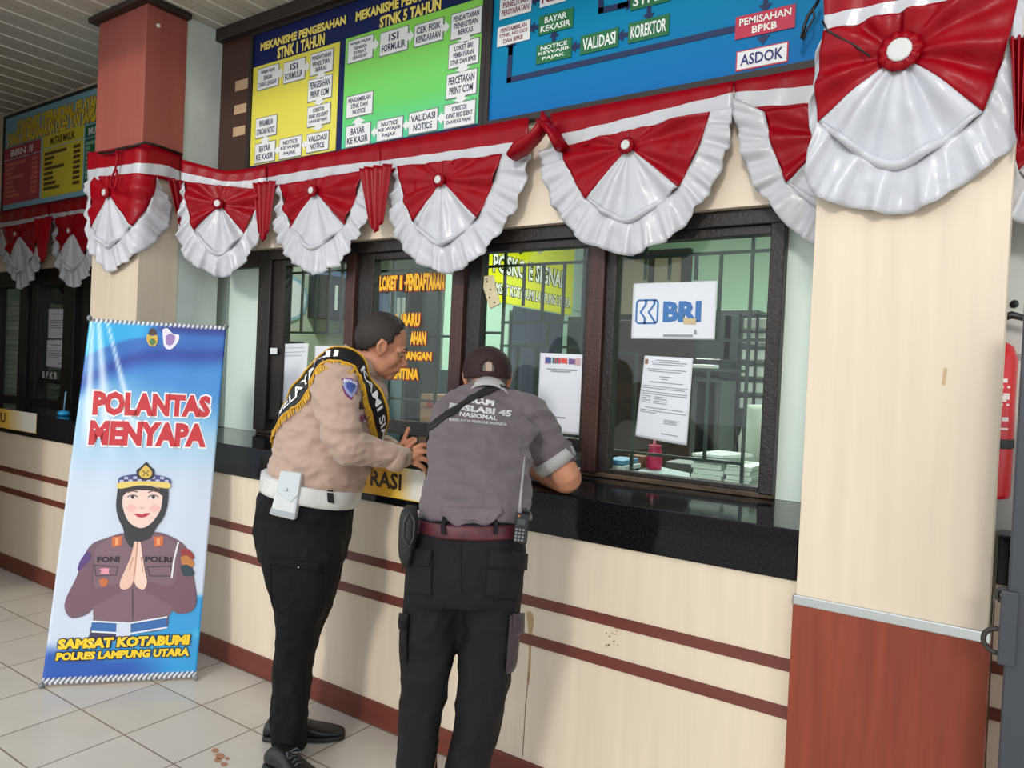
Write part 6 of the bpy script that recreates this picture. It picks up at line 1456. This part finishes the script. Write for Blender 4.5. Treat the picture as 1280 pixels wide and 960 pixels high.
# collar, cuff band
mb = MB(); axc = [atD(609, 502, 2.635), atD(610, 489, 2.69)]; t_ = axc[1]-axc[0]; t_ /= np.linalg.norm(t_); s_ = np.cross(t_, h0); s_ /= np.linalg.norm(s_); b_ = np.cross(s_, t_)
base = (axc[0]+axc[1])/2
for r, h_ in ((.093, -.060), (.088, -.020), (.072, .020), (.066, .022), (.068, -.010)): mb.v += [tuple(base+t_*(h_-.010*math.sin(a))+(s_*math.cos(a)*.98+b_*math.sin(a)*.9)*r) for a in np.linspace(0, 2*math.pi, 32, endpoint=False)]
mb.f = [(j*32+i, j*32+(i+1) % 32, (j+1)*32+(i+1) % 32, (j+1)*32+i) for j in range(4) for i in range(32)]; mb.m = [0]*len(mb.f)
grey_rib = mat('pale grey ribbed knit', (170, 168, 168), .8, bump=.4, bscale=300)
mb.build('collar', grey_rib, shirt2, smooth=True, solid=.004, label='pale grey collar')
MB().tube([cuffR-up*.05, cuffR+up*.03, cuffR+up*.12], [.080, .079, .075], 26).build('sleeve_cuff', grey_rib, shirt2, smooth=True, label='pale grey sleeve band')
whitep = mat('white shirt print', (206, 204, 208), .7)
for t, q, bo, nm in (('RAPI', [(590, 497), (618, 501.5), (617, 508.5), (589, 504)], .07, 'lettering'), ('PUSLABI 45', [(562, 504), (640, 514), (639, 522), (561, 512)], .05, 'lettering'), ('NASIONAL', [(575, 515), (622, 521), (621, 526.5), (574, 520.5)], .03, 'lettering'), ('RADIO ANTAR PENDUDUK INDONESIA', [(562, 523), (633, 529.5), (633, 533), (562, 526.5)], .02, 'lettering')):
    cast_text(b2_, t, q, .0025, bo).build(nm, whitep, shirt2)
# trousers with cargo pockets
tr = MB(); loft_cat(tr, [sect(*q) for q in (((521, 643), (653, 647), 2.215, .125), ((517, 662), (655, 666), 2.21, .132), ((509, 692), (656, 694), 2.195, .145), ((506, 722), (654, 726), 2.19, .148), ((506, 744), (652, 748), 2.19, .140))])
loft_cat(tr, [sect(*q) for q in (((506, 720), (580, 722), 2.19, .120), ((505, 755), (579, 757), 2.19, .108), ((503, 800), (571, 801), 2.195, .098), ((501, 850), (562, 851), 2.205, .090), ((498, 905), (553, 905), 2.215, .086), ((497, 960), (545, 960), 2.23, .082), ((497, 1010), (544, 1010), 2.24, .082), ((496, 1046), (550, 1046), 2.25, .082))])
loft_cat(tr, [sect(*q) for q in (((576, 722), (653, 726), 2.19, .120), ((575, 758), (650, 762), 2.185, .108), ((574.5, 800), (646, 804), 2.185, .096), ((572, 850), (637, 854), 2.19, .090), ((566, 905), (625, 907), 2.205, .086), ((557, 960), (611, 962), 2.22, .084), ((550, 1010), (604, 1012), 2.235, .082), ((549, 1048), (604, 1050), 2.25, .082))])
V, Nn, F = fuse(tr, .0075, 6)
V = creased(V, Nn, [(.008, (8, 8, 7), True, 2.3), (.004, (20, 20, 14), True, 7.1)])
trou2 = build_vf('trousers', V, F, faded_black, civ); bt2 = bvh_of(V, F)
dusty = mat('faded purplish cargo cloth', (52, 40, 44), .8, sheen=.1)
for q, nm in (([(512, 690), (541, 692), (540, 745), (509, 741)], 'back_pocket'), ([(611, 690), (653, 696), (650, 750), (606, 746)], 'back_pocket')):
    patch(bt2, q, .004, 10, 10, .004).build(nm, faded_black, trou2, smooth=True, solid=.003)
for q in ([(513, 685), (543, 688), (538, 709), (511, 705)], [(612, 687), (655, 692), (654, 712), (611, 710)]):
    patch(bt2, q, .011, 10, 5, .003).build('pocket_flap', faded_black, trou2, smooth=True, solid=.003)
patch(bt2, [(636, 768), (647.5, 770), (642, 838), (630, 842)], .006, 8, 12, .012).build('cargo_pocket', dusty, trou2, smooth=True, solid=.004, label='faded purplish cargo pocket')
patch(bt2, [(637, 764), (649, 766), (648, 790), (636, 795)], .016, 8, 5, .008).build('cargo_flap', dusty, trou2, smooth=True, solid=.004)
patch(bt2, [(505, 768), (512, 770), (510, 828), (502.5, 826)], .006, 6, 12, .010).build('cargo_pocket', faded_black, trou2, smooth=True, solid=.004)
patch(bt2, [(505.5, 764), (514, 766), (511, 785), (504.5, 786)], .014, 6, 5, .006).build('cargo_flap', faded_black, trou2, smooth=True, solid=.004)
cast_line(bt2, [(578, 668), (576, 700), (577, 742)], .0016, .001).build('seat_seam', faded_black, trou2, smooth=True)
cast_line(bt2, [(577, 742), (600, 738), (618, 752)], .0014, .001).build('seat_seam', faded_black, trou2, smooth=True)
mar = mat('worn maroon belt leather', (84, 26, 38), .5, var=.45, scale=(30, 30, 30))
belt2 = ring_band([sect((519, 645), (656, 649), 2.214, .135), sect((518, 653), (657, 657), 2.213, .137), sect((517, 661), (658, 665), 2.212, .136)]).build('belt', mar, civ, smooth=True)
# loose shirt hem falling over the middle of the belt
hm = MB(); nu = 20
for j in range(9):
    for i in range(nu+1):
        u, v = i/nu, j/8; lo_ = 640+26*math.sin(math.pi*min(1, u*1.05))**.8*(.75+.25*math.sin(u*9)); px = 552+u*(628-552); py = 634+u*2+(lo_-634)*v
        w = cast(b2_, px, min(py, 640), .004); d_ = 2.075-.004*v; q = atD(px, py, d_)
        q = w*(1-v)+(atD(px, py, (w-CAM) @ FWD-.012*v))*v if w is not None else q
        hm.v.append(tuple(q+(-h0)*(.004*math.sin(u*19+v*2)*v)))
hm.f = [(j*(nu+1)+i, (j+1)*(nu+1)+i, (j+1)*(nu+1)+i+1, j*(nu+1)+i+1) for j in range(8) for i in range(nu)]; hm.m = [0]*len(hm.f)
hm.build('loose_hem', mauve, shirt2, smooth=True, solid=.003)
for p in (557, 618): patch(bt2, [(p-2.5, 645), (p+2.5, 645), (p+2.5, 668), (p-2.5, 668)], .016, 3, 6).build('belt_loop', faded_black, trou2, solid=.003)
toe = h0*.30+RIGHT*-.03; toe[2] = 0
for q in fl_: shoe(civ, q-h0*np.array([1, 1, 0])*.10, q+toe*.62, (leather_b, rubber, lace_m))
# shoulder bag with its strap across the back
bag = empty('shoulder_bag', atD(512, 705, 2.16), 'small black shoulder bag at the left hip of the man with the cap', 'bag')
bm = mat('black nylon', (18, 18, 20), .6, bump=.3, bscale=120)
bo = MB(); loft_cat(bo, [sect(l, r, d, hb, e=3) for l, r, d, hb in (((507, 632), (520, 634), 2.11, .02), ((501, 642), (522, 644), 2.105, .036), ((499, 665), (521, 668), 2.10, .040), ((499, 690), (517, 693), 2.10, .038), ((503, 704), (514, 706), 2.10, .026))]); bag_b = bo.build('body', bm, bag, smooth=True)
MB().tube([atD(*p) for p in ((512, 640, 2.065), (518, 652, 2.058), (517, 672, 2.056), (511, 684, 2.056), (504, 672, 2.056), (505, 652, 2.058), (512, 640, 2.065))], .003, 6).build('cord', mat('dark grey cord', (44, 44, 48), .5), bag_b, smooth=True)
MB().tube([atD(*p) for p in ((508, 696, 2.065), (504, 706, 2.08), (503, 714, 2.08))], .0028, 6).build('zip_pull', rubber, bag_b, smooth=True)
sp = [(520, 634), (528, 600), (534, 570), (543, 541), (558, 525), (580, 509), (605, 496.5), (621, 491)]
RP, RN, RT, RB = ribbon_path(b2_, [(524, 632, 2.30), (530, 606, 2.46), (533, 580, 2.50), (536, 560, 2.50), (542, 545, 2.44), (559, 525, 2.44), (580, 509, 2.50), (605, 497, 2.57), (624, 492, 2.62), (640, 497, 2.68)], 70, .008); HW = .017; RBV = b2_
mb = MB()
for i in range(70):
    for j in range(4): mb.v.append(tuple(onR(i/69, -1+2*j/3, 0)))
mb.f = [(i*4+j, (i+1)*4+j, (i+1)*4+j+1, i*4+j+1) for i in range(69) for j in range(3)]; mb.m = [0]*len(mb.f)
mb.build('strap', bm, bag, smooth=True, solid=.003)
# two-way radio clipped at the right hip
rd = empty('handheld_radio', atD(652, 681, 2.10), 'black handheld radio with a long aerial clipped to the maroon belt', 'radio')
rb = mat('black radio plastic', (24, 24, 26), .4)
q = [atD(*p) for p in ((645, 641, 2.085), (662, 643, 2.10), (658.5, 681, 2.095), (641.5, 678.5, 2.08))]
r1 = MB().slab(q, h0*.032).build('body', rb, rd, bevel=.004)
MB().tube([atD(649.5, 641, 2.10), atD(650.5, 625, 2.11), atD(656, 571, 2.15)], [.006, .0042, .0026], 8).build('aerial', mat('grey black aerial', (140, 136, 138), .35), rd, smooth=True)
for px, py, r in ((656, 640, .006), (661, 642, .0045)): MB().lathe(atD(px, py+2, 2.11), UP, [(r, 0), (r, .014), (r*.7, .016)], 12).build('knob', rb, rd, smooth=True)
MB().slab([atD(*p) for p in ((647, 648, 2.083), (657, 649.5, 2.092), (656, 657, 2.09), (646, 655.5, 2.082))], h0*.002).build('display', mat('dark display', (50, 60, 58), .2), r1)
kp = MB()
for j in range(4):
    for i in range(3):
        c = atD(645.8+i*4.2-j*.55, 661.5+j*4.3+i*.5, 2.082+i*.003); kp.obox(c, RIGHT*.0033, UP*.0028, h0*.002)
kp.build('keypad', mat('grey keys', (110, 112, 116), .5), r1)
MB().ball(atD(649, 645, 2.082), .003, 8, 6).build('orange_button', mat('orange button', (200, 120, 50), .4), r1, smooth=True)
